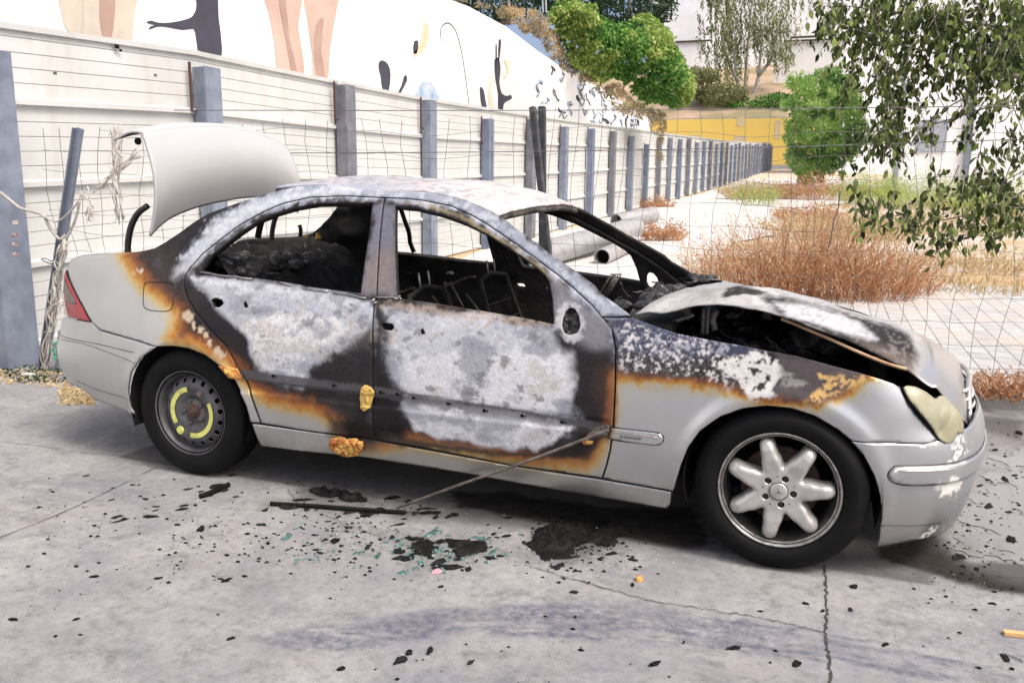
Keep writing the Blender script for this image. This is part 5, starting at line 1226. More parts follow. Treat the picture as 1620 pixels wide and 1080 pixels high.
for a in ([(600, 98), (606, 96), (614, 102), (618, 118), (615, 144), (606, 146), (602, 120), (599, 108)], [(639, 121), (643, 120), (644, 128), (637, 142), (633, 150), (629, 148), (635, 136)],
          [(655, 66), (662, 66), (660, 84), (654, 84)], [(759, 138), (765, 142), (768, 158), (770, 172), (763, 172), (760, 156)],
          [(782, 96), (789, 92), (792, 110), (790, 130), (794, 148), (803, 152), (808, 150), (810, 156), (803, 160), (797, 165), (795, 178), (788, 178), (788, 150), (784, 128)], [(784, 72), (786, 72), (786, 96), (784, 96)], [(789, 64), (793, 66), (790, 96), (788, 96)]): mural(a, 'ink', 1, 2)
mural([(656, 160), (664, 136), (674, 129), (686, 136), (694, 162)], 'blue'); mural([(654, 86), (664, 70), (670, 40), (676, 36), (678, 62), (672, 78), (660, 90)], 'oran'); mural([(774, 130), (780, 120), (778, 150), (784, 176), (776, 174), (772, 150)], 'grn', 2); mural([(798, 95), (806, 96), (808, 110), (800, 124), (796, 122), (802, 110)], 'grn', 2)
for px in ([(698, 66), (697, 48), (703, 38), (712, 38), (722, 52), (730, 82), (736, 120), (742, 166)],):
    MB().tube([un(a, c, 'x', WX+.004) for a, c in spl(px, 5)], .012, 4).build('painted_line', mats['ink'], rw)
rg = random.Random(9)
for k in range(46):      # graffiti scribbles toward the far end of the wall
    u = rg.uniform(842, 1010); vt = np.interp(u, [840, 900, 950, 1010], [85, 125, 150, 190]); v = rg.uniform(vt, np.interp(u, [840, 1010], [180, 205]))
    L = rg.uniform(6, 22); px = [(u, v)]
    for j in range(4): px.append((px[-1][0]+rg.uniform(-5, 5), px[-1][1]+rg.uniform(-L, L)*.6))
    MB().tube([un(a, c, 'x', WX+.004) for a, c in spl(px, 3)], rg.uniform(.02, .07), 4).build('painted_line', mats[rg.choice(['tag', 'tag', 'ink', 'blue'])], rw)

# ---- far end: yellow wall, bank, white walls and house
yel = simple('yellow_render', (.86, .62, .13), (.80, .58, .16), .25, .85, 0, .05, 3)
whi = simple('white_masonry', (.90, .90, .90), (.80, .81, .82), .35, .85, 0, .1, 3)
def wallbox(px0, px1, y, mat, name, label, cat, thick=.5, zb=None):
    a = un(*px0, 'y', y); c = un(*px1, 'y', y); z0 = zb if zb is not None else a[2]
    o = MB().box(((a[0]+c[0])/2, y+thick/2, (z0+c[2])/2), (abs(c[0]-a[0]), thick, abs(c[2]-z0))).build(name, mat); return tag(o, label, cat)
yw = wallbox((985, 330), (1470, 183), 90, yel, 'yellow_wall', 'long yellow rendered wall closing the far end of the waste ground', 'wall', zb=1.)
wallbox((985, 330), (1470, 262), 89.6, simple('grey_plinth', (.42, .41, .40), (.3, .3, .3), .6, .9), 'plinth', 'low grey plinth at the foot of the yellow wall', 'wall', .3, zb=1.)
pb = MB()
for (u0, v0, u1, v1) in ((1080, 232, 1108, 214), (1160, 240, 1180, 215), (1165, 200, 1178, 186), (1240, 275, 1262, 262), (1070, 260, 1110, 222), (1225, 220, 1236, 190)):
    a = un(u0, v0, 'y', 89.98); c = un(u1, v1, 'y', 89.98); pb.add([(a[0], 89.97, a[2]), (c[0], 89.97, a[2]), (c[0], 89.97, c[2]), (a[0], 89.97, c[2])], [(0, 1, 2, 3)])
adopt(pb.build('faded_patch', simple('faded_yellow', (.68, .58, .36), (.6, .5, .3), .8, .9)), yw)
# bank behind the yellow wall
b = []; nxx, nyy = 90, 34
xs = np.linspace(-34, 70, nxx); t = np.linspace(0, 1, nyy)
V_ = []
for x in xs:
    for tt_ in t:
        y = 90.6+tt_*40; z = 8.2+tt_**.8*9.5*1.15; V_.append((x, y, z))
V_ = np.array(V_); V_[:, 2] += (fbm(np.c_[V_[:, :2]*.12, V_[:, 0]*0], 5)-.5)*3*np.clip((V_[:, 1]-91)/4, 0, 1)
i_ = np.arange(nxx*nyy).reshape(nxx, nyy)
bankm = simple('earth_bank', (.40, .28, .20), (.22, .19, .10), .25, .95, 0, .6, 3, lo=.42, hi=.6)
o = mesh('earth_bank', V_, np.stack([i_[:-1, :-1], i_[1:, :-1], i_[1:, 1:], i_[:-1, 1:]], -1).reshape(-1, 4).tolist(), bankm, None, True); o['kind'] = 'structure'
wallbox((1030, 70), (1445, -60), 122, whi, 'white_wall', 'weathered white retaining wall at the top of the far bank', 'wall', 1, zb=16)
wallbox((1225, 110), (1420, 60), 104, whi, 'white_wall', 'lower step of weathered white wall right of the drooping tree', 'wall', 1, zb=10.5)
o = wallbox((1030, 66), (1120, 20), 118, whi, 'white_wall', 'white wall with a dark base line above the bare earth, left of the drooping tree', 'wall', 1, zb=15.5)
eb = MB(); 
for (u0, u1, v, yy) in ((1045, 1125, 68, 117.9), (1240, 1420, 66, 103.9), (1250, 1300, 60, 103.9)):
    a = un(u0, v, 'y', yy); c = un(u1, v+1, 'y', yy); eb.box(((a[0]+c[0])/2, yy-.05, a[2]), (c[0]-a[0], .2, .22))
adopt(eb.build('dark_ledge', M['charlight']), o)
# white house on the right
house = empty('white_house', (12, 36, .9)); tag(house, 'plain white building with a grey pipe on its wall, right of the round bush', 'house')
a = un(1420, 290, 'y', 36); c = un(1660, 120, 'y', 36)
MB().box(((a[0]+c[0])/2+6, 38, 5), (abs(c[0]-a[0])+12, 4, 9)).build('wall', whi, house)
MB().box(((a[0]+c[0])/2+9, 42, 9.5), (abs(c[0]-a[0])+14, 7, 18)).build('upper_wall', whi, house)
a = un(1538, 175, 'y', 35.9); MB().box((a[0], 35.9, 4.5), (.22, .14, 6)).build('grey_pipe', M['galv'], house)
for u, v in ((1560, 95), (1475, 215)):
    a = un(u, v, 'y', 35.95); MB().box((a[0], 35.97, a[2]), (1.1, .06, 1.3)).build('window', M['galvlight'], house)
p_ = un(1400, 60, 'y', 75); tag(MB().box((p_[0]+14, 75, 14), (34, 8, 26)).build('white_backdrop', whi), 'large white block added to fill the gaps behind the overhanging tree with white', 'backdrop')  # added so that white, not sky, fills the gaps between the leaves

# ---- pipes lying beside the panels
def pipe(px0, px1, z, r, label, ring=True):
    a = Vector(un(*px0, 'z', z)); c = Vector(un(*px1, 'z', float(terr(un(*px1, 'z', z)[1]))+r)); d = (c-a).normalized(); b = MB()
    n_ = 28; u_ = d.orthogonal().normalized(); w_ = d.cross(u_)
    for p_, rr in ((a+d*.25, r*.90), (a, r*.90), (a, r), (c, r), (c, r*.9), (c-d*.25, r*.9)):
        b.v += [tuple(p_+(u_*math.cos(2*math.pi*k/n_)+w_*math.sin(2*math.pi*k/n_))*rr) for k in range(n_)]
    b.f = [(j*n_+k, j*n_+(k+1) % n_, (j+1)*n_+(k+1) % n_, (j+1)*n_+k) for j in range(5) for k in range(n_)]
    cap = MB(); cap.v = [tuple(a+d*.2+(u_*math.cos(2*math.pi*k/n_)+w_*math.sin(2*math.pi*k/n_))*r*.9) for k in range(n_)]; cap.f = [tuple(range(n_))]
    o = b.build('pipe', M['pipe'], None, True); o.modifiers.new('e', 'EDGE_SPLIT').split_angle = R(40); cap.build('dark_bore', M['soot'], o); return tag(o, label, 'pipe', None)
r_ = .125
zt = lambda q: 0
def gpt(u, v, r):    # centre of a pipe of radius r lying on the slope at this pixel
    z = .3
    for _ in range(12): p_ = un(u, v, 'z', z); z = float(terr(p_[1]))+r
    return z
pipe((952, 407), (1000, 384), gpt(952, 407, .13), .13, 'short grey plastic pipe with its dark open end nearest the car')
pipe((820, 413), (1004, 360), gpt(820, 413, .20), .20, 'long thick grey plastic pipe lying behind the windscreen')
pipe((975, 352), (1034, 340), gpt(975, 352, .20), .20, 'grey plastic pipe lying farthest back beside the panel fence')

# ---- plants
def leafmat(name, c1, c2, c3, tr=.25):
    m_, n, b = nodes(name); g = n.nodes.new('ShaderNodeNewGeometry')
    tc = n.nodes.new('ShaderNodeTexCoord')
    r_ = ramp(n, g.outputs['Random Per Island'], [(0, c1), (.55, c2), (1, c3)])
    n.links.new(r_.outputs[0], b.inputs['Base Color']); b.inputs['Roughness'].default_value = .55; b.inputs['Specular IOR Level'].default_value = .12
    b.inputs['Subsurface Weight'].default_value = 0
    tl_ = n.nodes.new('ShaderNodeBsdfTranslucent'); n.links.new(r_.outputs[0], tl_.inputs[0]); mx = n.nodes.new('ShaderNodeMixShader'); mx.inputs[0].default_value = tr
    out = n.nodes['Material Output']; n.links.new(b.outputs[0], mx.inputs[1]); n.links.new(tl_.outputs[0], mx.inputs[2]); n.links.new(mx.outputs[0], out.inputs[0]); return m_
def leaves(P3, size, dirs=None, asp=.42, droop=.3, seed=0, bend=True, name='foliage', mat=None, parent=None):
    """many leaf-shaped faces: P3 (n,3), size (n,)"""
    rg = np.random.default_rng(seed); n_ = len(P3); size = np.broadcast_to(size, n_)[:, None]
    if dirs is None:
        dirs = rg.normal(size=(n_, 3)); dirs[:, 2] -= droop*2
    dirs = dirs/np.linalg.norm(dirs, axis=1)[:, None]
    up_ = rg.normal(size=(n_, 3)); side = np.cross(dirs, up_); side /= np.linalg.norm(side, axis=1)[:, None]; nrm = np.cross(side, dirs)
    tmpl = [(0, 0, 0), (.3, .5, .06), (.65, .42, .05), (1, 0, -.12), (.65, -.42, .05), (.3, -.5, .06)]
    V_ = np.stack([P3+dirs*size*a+side*size*asp*b_+nrm*size*c for a, b_, c in tmpl], 1).reshape(-1, 3)
    base = np.arange(n_)[:, None]*6; F = (base+np.arange(6)[None]).tolist()
    return mesh(name, V_, F, mat, parent, False)
def crown_points(c, rad, n_, seed, hole=.45, fr=1.1, shell=.45):
    rg = np.random.default_rng(seed); out = []
    while len(out) < n_:
        q = rg.normal(size=(4000, 3)); q /= np.linalg.norm(q, axis=1)[:, None]; rr = rg.random(4000)**(1/3); rr = shell+(1-shell)*rr
        lump = .72+.55*fbm(q*2.3+seed, 3); p_ = q*rr[:, None]*lump[:, None]*np.array(rad)+np.array(c)
        k = fbm(p_*fr/ max(.2, np.mean(rad))*3+seed*3, 3) > hole
        out += list(p_[k])
    return np.array(out[:n_])
def bush(name, label, c, rad, n_, size, mat, seed, trunkmat=None, cat='bush', stems=6, hole=.42, group=None, droop=.1, asp=.4):
    e = empty(name, (c[0], c[1], c[2]-rad[2])); tag(e, label, cat, group)
    leaves(crown_points(c, rad, n_, seed, hole), np.random.default_rng(seed).uniform(.6, 1.3, n_)*size, None, asp, droop, seed, name='crown', mat=mat, parent=e)
    b = MB(); rg = random.Random(seed)
    for k in range(stems):
        a_ = rg.uniform(0, 6.28); top = Vector((c[0]+math.cos(a_)*rad[0]*.5, c[1]+math.sin(a_)*rad[1]*.5, c[2]+rad[2]*rg.uniform(0, .6))); bot = Vector((c[0]+rg.uniform(-.1, .1)*rad[0], c[1], c[2]-rad[2]*1.05))
        mid = (top+bot)/2+Vector((rg.uniform(-.1, .1), rg.uniform(-.1, .1), 0))*rad[0]
        b.tube(spl([bot, mid, top], 5), [max(.01, rad[0]*.05*(1-.8*k_/10)) for k_ in range(11)], 6)
    b.build('trunk', trunkmat or M['bark'], e, True); return e
M['bark'] = simple('grey_bark', (.30, .27, .23), (.14, .12, .10), 12, .9, 0, .6, 30)
M['palebark'] = simple('pale_bark', (.52, .50, .46), (.32, .30, .27), 6, .85, 0, .4, 30)
Lf = {'vine': leafmat('vine_leaf', (.14, .24, .04), (.32, .44, .11), (.56, .62, .24), .45), 'vined': leafmat('dark_vine_leaf', (.04, .12, .02), (.11, .27, .06), (.24, .42, .10), .35),
      'round': leafmat('bush_leaf', (.07, .18, .05), (.18, .36, .11), (.36, .52, .20), .4), 'euca': leafmat('drooping_leaf', (.12, .15, .06), (.24, .27, .12), (.38, .38, .20), .35),
      'near': leafmat('near_leaf', (.026, .036, .016), (.085, .115, .036), (.34, .42, .13), .45), 'dry': leafmat('dry_orange_weed', (.36, .16, .07), (.56, .31, .16), (.76, .57, .38), .4), 'brown': leafmat('dead_creeper', (.20, .15, .09), (.34, .28, .17), (.46, .42, .26), .3),
      'straw': leafmat('straw', (.44, .32, .16), (.58, .46, .26), (.66, .56, .36), .3), 'bright': leafmat('bright_bush_leaf', (.32, .52, .12), (.50, .70, .22), (.70, .84, .42), .6), 'weed': leafmat('green_weed', (.24, .34, .06), (.42, .52, .14), (.62, .62, .30), .4), 'dark': leafmat('dark_leaf', (.015, .03, .015), (.03, .06, .03), (.06, .11, .04), .2)}
# creeper over the wall
def at(u, v, y): return un(u, v, 'y', y)
def drape(name, label, cat, poly, yf, n_, size, parts_, seed, thick=.5, droop=.6, asp=.55, fray=14, clump=.035, drapez=0):
    e = empty(name, tuple(at(np.mean([q[0] for q in poly]), np.mean([q[1] for q in poly]), yf(np.mean([q[0] for q in poly]))))); tag(e, label, cat)
    rg = np.random.default_rng(seed); a = np.array(poly, float); lo, hi = a.min(0)-20, a.max(0)+20; P3 = []; key = []
    while len(P3) < n_:
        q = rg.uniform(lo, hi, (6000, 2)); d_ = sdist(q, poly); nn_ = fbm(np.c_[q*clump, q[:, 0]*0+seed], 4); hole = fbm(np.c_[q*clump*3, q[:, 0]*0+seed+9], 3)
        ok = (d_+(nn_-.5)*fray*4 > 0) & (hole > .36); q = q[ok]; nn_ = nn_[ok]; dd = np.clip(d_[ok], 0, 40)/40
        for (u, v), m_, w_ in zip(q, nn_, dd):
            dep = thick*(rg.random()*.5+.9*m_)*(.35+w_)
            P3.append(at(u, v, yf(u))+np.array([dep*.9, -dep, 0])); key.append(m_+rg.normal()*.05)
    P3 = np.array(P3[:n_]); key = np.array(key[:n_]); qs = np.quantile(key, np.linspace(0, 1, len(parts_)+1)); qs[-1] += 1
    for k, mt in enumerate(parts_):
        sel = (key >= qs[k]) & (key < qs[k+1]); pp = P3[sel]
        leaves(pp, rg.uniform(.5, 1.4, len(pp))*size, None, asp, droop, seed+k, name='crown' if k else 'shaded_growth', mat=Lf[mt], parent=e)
    return e
yv = lambda u: np.interp(u, [820, 1090], [17, 24.5])
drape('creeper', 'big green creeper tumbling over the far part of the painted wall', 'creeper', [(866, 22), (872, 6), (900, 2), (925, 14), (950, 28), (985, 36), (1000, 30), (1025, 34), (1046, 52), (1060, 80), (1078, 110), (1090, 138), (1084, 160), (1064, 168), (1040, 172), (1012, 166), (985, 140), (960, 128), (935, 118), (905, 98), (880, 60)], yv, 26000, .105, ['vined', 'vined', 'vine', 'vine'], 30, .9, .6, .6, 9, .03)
drape('dry_creeper', 'withered brown creeper hanging below the green creeper on the painted wall', 'creeper', [(812, 34), (850, 30), (870, 50), (900, 96), (940, 122), (985, 145), (1015, 168), (1050, 176), (1052, 225), (1044, 262), (1036, 240), (1028, 190), (1000, 180), (960, 160), (930, 140), (890, 108), (850, 66)], lambda u: yv(u)-.1, 4200, .09, ['brown', 'brown', 'straw'], 50, .35, 1., .3, 9, .04)
drape('dry_creeper', 'dry straw growth along the crest of the painted wall, left of the green creeper', 'creeper', [(700, -8), (760, 6), (830, 22), (862, 24), (866, 60), (840, 52), (800, 34), (750, 12)], lambda u: np.interp(u, [690, 870], [13, 18]), 2600, .07, ['brown', 'straw'], 53, .4, -.5, .2, 6, .05)
for k, (u, v, y, rx, rz, n_) in enumerate(((800, -10, 24, 2.0, .9, 2400), (905, -15, 26, 1.7, .8, 2000), (1000, 8, 26, 1.5, .8, 2400))):
    c_ = at(u, v, y); bush('dark_tree', ('dark tree above the painted wall at the top edge, left of the creeper', 'dark foliage above the leftmost creeper hump', 'dark palm-like foliage above the middle creeper hump')[k], c_, (rx, 1.5, rz), n_, .22, Lf['dark'], 60+k, cat='tree', hole=.38, droop=.4, asp=.25)
for k, u in enumerate((858, 863)):
    p0 = at(u+1, 20, 22); p1 = at(u, -10, 22); tag(MB().tube([p0, p1], .03, 6).build('pole', M['galvlight']), ('thin pale pole left of the creeper at the top edge', 'second thin pale pole beside the first at the top edge')[k], 'pole')
# round bush tree, drooping tree
rb = empty('round_bush', tuple(at(1300, 285, 42))); tag(rb, 'tall rounded bright green bush in the middle of the waste ground', 'bush')
def blob(px, n_, size, seed, parent, y0, mts, rz, fray=5):
    rg = np.random.default_rng(seed); a = np.array(px, float); lo, hi = a.min(0)-8, a.max(0)+8; out = []
    while len(out) < n_:
        q = rg.uniform(lo, hi, (5000, 2)); d_ = sdist(q, px); nn_ = fbm(np.c_[q*.06, q[:, 0]*0+seed], 4); hl = fbm(np.c_[q*.16, q[:, 0]*0+seed+3], 3)
        ok = (d_+(nn_-.5)*fray*4 > 0) & (hl > .33); w_ = np.sqrt(np.clip(d_[ok], 2, 60)/60)
        for (u, v), ww, m_ in zip(q[ok], w_, nn_[ok]): out.append(np.r_[at(u, v, y0+(-1 if rg.random() < .7 else 1)*rz*ww*(.55+.7*m_)*rg.uniform(.75, 1)), m_+rg.normal()*.06])
    out = np.array(out[:n_]); qs = np.quantile(out[:, 3], np.linspace(0, 1, len(mts)+1)); qs[-1] += 9
    for k, mt in enumerate(mts):
        pp = out[(out[:, 3] >= qs[k]) & (out[:, 3] < qs[k+1]), :3]; leaves(pp, rg.uniform(.5, 1.4, len(pp))*size, None, .36, -.35, seed+k, name='crown', mat=Lf[mt], parent=parent)
blob([(1240, 190), (1246, 158), (1262, 130), (1284, 112), (1310, 104), (1334, 112), (1352, 132), (1366, 165), (1372, 205), (1364, 240), (1340, 268), (1312, 282), (1284, 288), (1262, 280), (1248, 258), (1240, 228)], 20000, .17, 70, rb, 42, ['round', 'bright', 'bright', 'bright'], 1.9, 15)
bt_ = MB()
for q in ([(1296, 290), (1292, 240), (1280, 190)], [(1300, 290), (1306, 230), (1320, 170)], [(1298, 290), (1300, 220), (1300, 150)]): bt_.tube(spl([at(u, v, 42) for u, v in q], 5), list(np.linspace(.12, .03, 11)), 6)
bt_.build('trunk', M['bark'], rb, True)
et = empty('drooping_tree', at(1185, 160, 96)); tag(et, 'loose drooping tree with pale forked trunks on the far bank', 'tree')
pts = []; rg = np.random.default_rng(5); dirs = []
for k in range(46):
    c0 = at(1185+rg.uniform(-62, 62), rg.uniform(-50, 95), 97+rg.uniform(-2, 2))
    for j in range(12):
        s0 = c0+rg.normal(size=3)*np.array([1.0, 1.0, .7]); L = rg.uniform(.8, 3.0)
        for q in np.linspace(0, L, 16): pts.append(s0+np.array([rg.normal()*.06+.08*q, rg.normal()*.06, -q])); dirs.append([rg.normal()*.5, rg.normal()*.5, -1])
pts = np.array(pts); leaves(pts, rg.uniform(.22, .5, len(pts)), np.array(dirs), .34, .5, 5, name='crown', mat=Lf['euca'], parent=et)
b = MB()
for q in ([(1172, 165), (1166, 120), (1160, 80), (1154, 20)], [(1178, 165), (1180, 120), (1183, 70), (1190, 0)], [(1186, 165), (1198, 130), (1204, 80), (1212, 20)], [(1168, 130), (1150, 90), (1140, 50)], [(1200, 120), (1222, 90), (1230, 50)]):
    b.tube(spl([at(u, v, 97) for u, v in q], 5), list(np.linspace(.24, .07, (len(q)-1)*5+1)), 7)
b.build('trunk', M['palebark'], et, True)
for k, (u, v, rx, rz, n_) in enumerate(((1140, 150, 3.0, 1.3, 1800), (1230, 165, 2.4, 1.2, 1500), (1110, 120, 2, .9, 900), (1185, 172, 3, .8, 1500))):
    bush('bank_scrub', ('green scrub on the far bank left of the drooping tree', 'dark scrub on the far bank right of the drooping tree', 'small scrub patch under the far white wall', 'low scrub at the foot of the drooping tree')[k], at(u, v, 94), (rx, 2, rz), n_, .4, Lf['vined' if k % 2 else 'euca'], 80+k, cat='scrub', hole=.35)
# weeds: clumps of thin stalks with small seed heads
def weed(name, label, c, rad, h, n_, mat, seed, lean=.45, cat='weed', group=None, leafy=True, sz=.035):
    rg = np.random.default_rng(seed); e = empty(name, tuple(c)); tag(e, label, cat, group); b = MB(); tips = []; dr = []
    for k in range(n_):
        a_ = rg.uniform(0, 6.28); r0 = rg.random()**.5; bx = c[0]+math.cos(a_)*rad[0]*r0*.75; by = c[1]+math.sin(a_)*rad[1]*r0*.75; hh = h*rg.uniform(.45, 1.1)*(1-.45*r0**2)
        tipx = bx+math.cos(a_)*rad[0]*.35*r0+rg.normal()*lean*h*.4; tipy = by+rg.normal()*lean*h*.4
        p0 = np.array([bx, by, c[2]-.03]); p2 = np.array([tipx, tipy, c[2]+hh]); p1 = (p0+p2)/2+np.array([rg.normal()*.05, rg.normal()*.05, .08*hh])
        q = [p0, p1*.75+p0*.25+np.array([0, 0, .05*hh]), p1, p2]
        b.tube(q, [.004, .0035, .003, .0015], 3, caps=False)
        if leafy:
            for j in range(9):
                t_ = rg.uniform(.25, 1); s0 = (p1+(p2-p1)*(t_-.5)*2) if t_ > .5 else (p0+(p1-p0)*t_*2); tips.append(s0+rg.normal(size=3)*.03*h*1.6); dr.append([rg.normal()*.7, rg.normal()*.7, .9])
    b.build('stalks', mat, e, False)
    if leafy: leaves(np.array(tips), rg.uniform(.6, 1.5, len(tips))*sz, np.array(dr), .38, 0, seed, name='seed_heads', mat=mat, parent=e)
    return e
def gz(u, v):
    z = .12
    for _ in range(12): p_ = un(u, v, 'z', z); z = float(terr(p_[1]))
    return un(u, v, 'z', z)
for k, (u, v, rx, ry, h, n_, mt, lb) in enumerate(((1150, 466, .55, .5, .75, 150, 'dry', 'rust orange dry weed at the left end of the big clump behind the bonnet'), (1205, 472, .6, .45, .95, 190, 'dry', 'rust orange dry weed second from the left in the big clump'), (1262, 470, .6, .5, 1.25, 190, 'dry', 'tallest rust orange dry weed in the middle of the big clump'),
     (1325, 474, .6, .5, 1.05, 190, 'dry', 'rust orange dry weed right of the middle of the big clump'), (1385, 472, .55, .45, .8, 150, 'dry', 'rust orange dry weed near the right end of the big clump'), (1432, 464, .4, .4, .65, 110, 'dry', 'thin orange weed tuft at the right end of the big clump'),
     (1235, 440, 1.1, .7, 1.2, 190, 'straw', 'pale straw stalks rising through the back of the big orange clump'), (1340, 440, 1.0, .6, .9, 150, 'straw', 'pale straw stalks behind the right half of the big orange clump'), (1130, 440, .6, .5, .6, 90, 'straw', 'pale straw stalks at the left back of the big orange clump'))):
    g_ = gz(u, v); weed('orange_weed' if mt == 'dry' else 'straw_weed', lb, g_, (rx, ry), h, n_, Lf[mt], 90+k, lean=.6, sz=.026)
for k, (u, v, rx, h, n_, mt, lb) in enumerate(((1088, 318, .8, 1.3, 260, 'dry', 'rust orange weed against the far panel fence'), (1036, 334, .7, .5, 160, 'dry', 'low orange weed at the foot of the panels behind the pipes'), (1048, 382, .5, .45, 150, 'dry', 'small orange weed in front of the pipes'), (996, 402, .25, .3, 70, 'dry', 'tiny orange weed tuft behind the short pipe'),
     (1200, 303, 1.6, .8, 420, 'straw', 'pale straw grass at the far end of the panel fence'), (1290, 298, 1.6, 1.1, 300, 'dry', 'orange grass below the round bush'), (1275, 350, .9, .5, 190, 'dry', 'small orange weed on the pale ground left of centre'), (1330, 375, 1.8, .6, 320, 'straw', 'straw coloured grass behind the big orange weed'), (1225, 335, .7, .35, 120, 'straw', 'thin straw tuft on the pale path'),
     (1600, 620, .35, .16, 90, 'dry', 'dry orange grass along the kerb at the right edge'), (1558, 618, .30, .14, 80, 'dry', 'dry orange grass along the kerb beside the front bumper'), (1470, 420, .6, .25, 80, 'straw', 'sparse straw by the paving edge'), (1560, 430, .8, .3, 110, 'straw', 'pale grass tuft at the paving edge, right'))):
    g_ = gz(u, v) if v > 306 else at(u, v, 32)*np.array([1, 1, 0])+np.array([0, 0, float(terr(32))]); weed('weed', lb, g_, (rx, rx*.7), h, n_, Lf[mt], 100+k, sz=min(.03+.0012*np.linalg.norm(g_-CAM), .075*h+.0008*np.linalg.norm(g_-CAM)))
for k, (u, v, rx, h, n_, lb) in enumerate(((1200, 306, .9, .95, 160, 'bright green weed among straw at the end of the fence'), (1435, 310, 2.6, 1.5, 520, 'bright green weeds in front of the white building'), (1500, 312, 2.4, 1.3, 420, 'yellow green weeds behind the overhanging leaves'), (1590, 320, 1.8, 1.2, 360, 'green weeds at the right edge before the white building'), (1385, 300, 1.4, 1.3, 240, 'pale green weeds right of the round bush'))):
    g_ = at(u, v, (27, 29, 27, 25, 31)[k]); g_[2] = float(terr(g_[1])); weed('green_weed', lb, g_, (rx, rx*.6), h, int(n_*.6), Lf['weed'], 130+k, sz=.06)
# dry grass as ground cover
def grass(name, xr, yr, n_, h, mat, seed):
    rg = np.random.default_rng(seed); x = rg.uniform(*xr, n_); y = yr[0]+(yr[1]-yr[0])*rg.random(n_)**1.5
    k = fbm(np.c_[x*.5, y*.4, x*0], 4) > .5; x, y = x[k], y[k]; P3 = np.c_[x, y, terr(y)-.01]; d_ = np.c_[rg.normal(size=len(x))*.5, rg.normal(size=len(x))*.5, np.ones(len(x))]
    o = leaves(P3, rg.uniform(.5, 1.4, len(x))*h*(1+(y-7)*.03), d_, .10, 0, seed, name=name, mat=mat); o['kind'] = 'stuff'; o['label'] = 'short dry straw grass covering the waste ground behind the paving'; o['category'] = 'grass'
grass('dry_grass', (.9, 14), (7.6, 40), 26000, .12, Lf['straw'], 200)
# leaf litter at the foot of the panels
def litter(name, polys, n_, size, mats_, seed, label, cat, z=.004):
    rg = np.random.default_rng(seed); per = n_//len(polys)
    P3 = []
    for poly in polys:
        a = np.array(poly); lo, hi = a.min(0), a.max(0); c_ = 0
        while c_ < per:
            q = rg.uniform(lo, hi, (per*2, 2)); q = q[sdist(q, poly) > 0][:per-c_]; c_ += len(q); P3 += [un(u, v, 'z', z) for u, v in q]
    P3 = np.array(P3); d_ = rg.normal(size=P3.shape); d_[:, 2] *= .25
    o = leaves(P3, rg.uniform(.5, 1.5, len(P3))*size, d_, .6, 0, seed, name=name, mat=mats_); o['kind'] = 'stuff'; o['label'] = label; o['category'] = cat
litter('leaf_litter', [[(-20, 585), (60, 582), (130, 592), (160, 610), (120, 618), (40, 605), (-20, 608)], [(95, 612), (165, 618), (150, 640), (95, 640)]], 1500, .022, Lf['straw'], 210, 'dry brown leaf litter at the foot of the left posts', 'leaf litter')
litter('leaf_litter', [[(-20, 580), (60, 576), (140, 590), (150, 604), (30, 604)]], 500, .02, Lf['dark'], 211, 'dark damp litter below the leaning post', 'leaf litter', .01)
tag(MB().box(un(45, 592, 'z', .012), (.09, .05, .012)).build('white_scrap', M['sheet']), 'white scrap of rubbish by the big left post', 'rubbish')
# ---- tree whose twigs hang in from the right
tr = empty('overhanging_tree', (5.6, 2.9, .1)); tag(tr, 'dark leaved tree branch hanging into the picture from the upper right', 'tree')
b = MB(); b.tube(spl([(5.9, 3.0, -.1), (5.75, 2.95, 1.2), (5.5, 2.8, 2.6), (5.2, 2.7, 4.2)], 6), list(np.linspace(.17, .09, 19)), 10)
rg = np.random.default_rng(12); LP, LD = [], []
def twig(px, y0, y1, r0=.009, nl=9, spread=.05, sub=2):
    P_ = [un(u, v, 'y', y0+(y1-y0)*k/(len(px)-1)) for k, (u, v) in enumerate(px)]
    q = spl(P_, 6); b.tube(q, list(np.linspace(r0, .0018, len(q))), 4, caps=False)
    for k in range(len(q)-1):
        d_ = q[k+1]-q[k]; L_ = np.linalg.norm(d_)
        for j in range(max(1, int(L_*nl*6))):
            s0 = q[k]+d_*rg.random()+rg.normal(size=3)*spread; LP.append(s0); LD.append(d_/L_*.6+rg.normal(size=3)*.55+np.array([0, 0, -.75]))
    return q
def spray(u, v, y, n_, su, sv):
    n_ = int(n_*.85)
    """a loose hanging spray of twigs centred on a pixel"""
    for k in range(n_):
        a = u+rg.normal()*su; c = v+rg.normal()*sv; yy = y+rg.normal()*.25; L_ = rg.uniform(22, 60); sl = rg.uniform(-.9, .9)
        twig([(a, c-L_*.5), (a+sl*L_*.3, c), (a+sl*L_*.9, c+L_*.6)], yy, yy+rg.normal()*.08, .0045, 8, .022)
twig([(1700, 60), (1560, 40), (1420, 20), (1300, 5)], 2.6, 2.4, .02); twig([(1700, 130), (1600, 120), (1500, 90), (1420, 70), (1350, 45)], 2.5, 2.2, .015)
twig([(1700, 150), (1600, 160), (1500, 190), (1420, 215), (1360, 240)], 2.4, 2.1, .012); twig([(1700, 270), (1640, 290), (1590, 320), (1530, 340), (1470, 350), (1400, 345), (1352, 335)], 2.3, 2.0, .010, 10, .04)
twig([(1700, 200), (1650, 250), (1600, 280), (1540, 300), (1490, 310)], 2.2, 2.0, .010); twig([(1560, 60), (1540, 140), (1500, 170), (1460, 200), (1440, 232)], 2.4, 2.1, .008); twig([(1700, 330), (1640, 350), (1580, 372), (1520, 372), (1484, 386), (1482, 405)], 2.2, 2.0, .007)
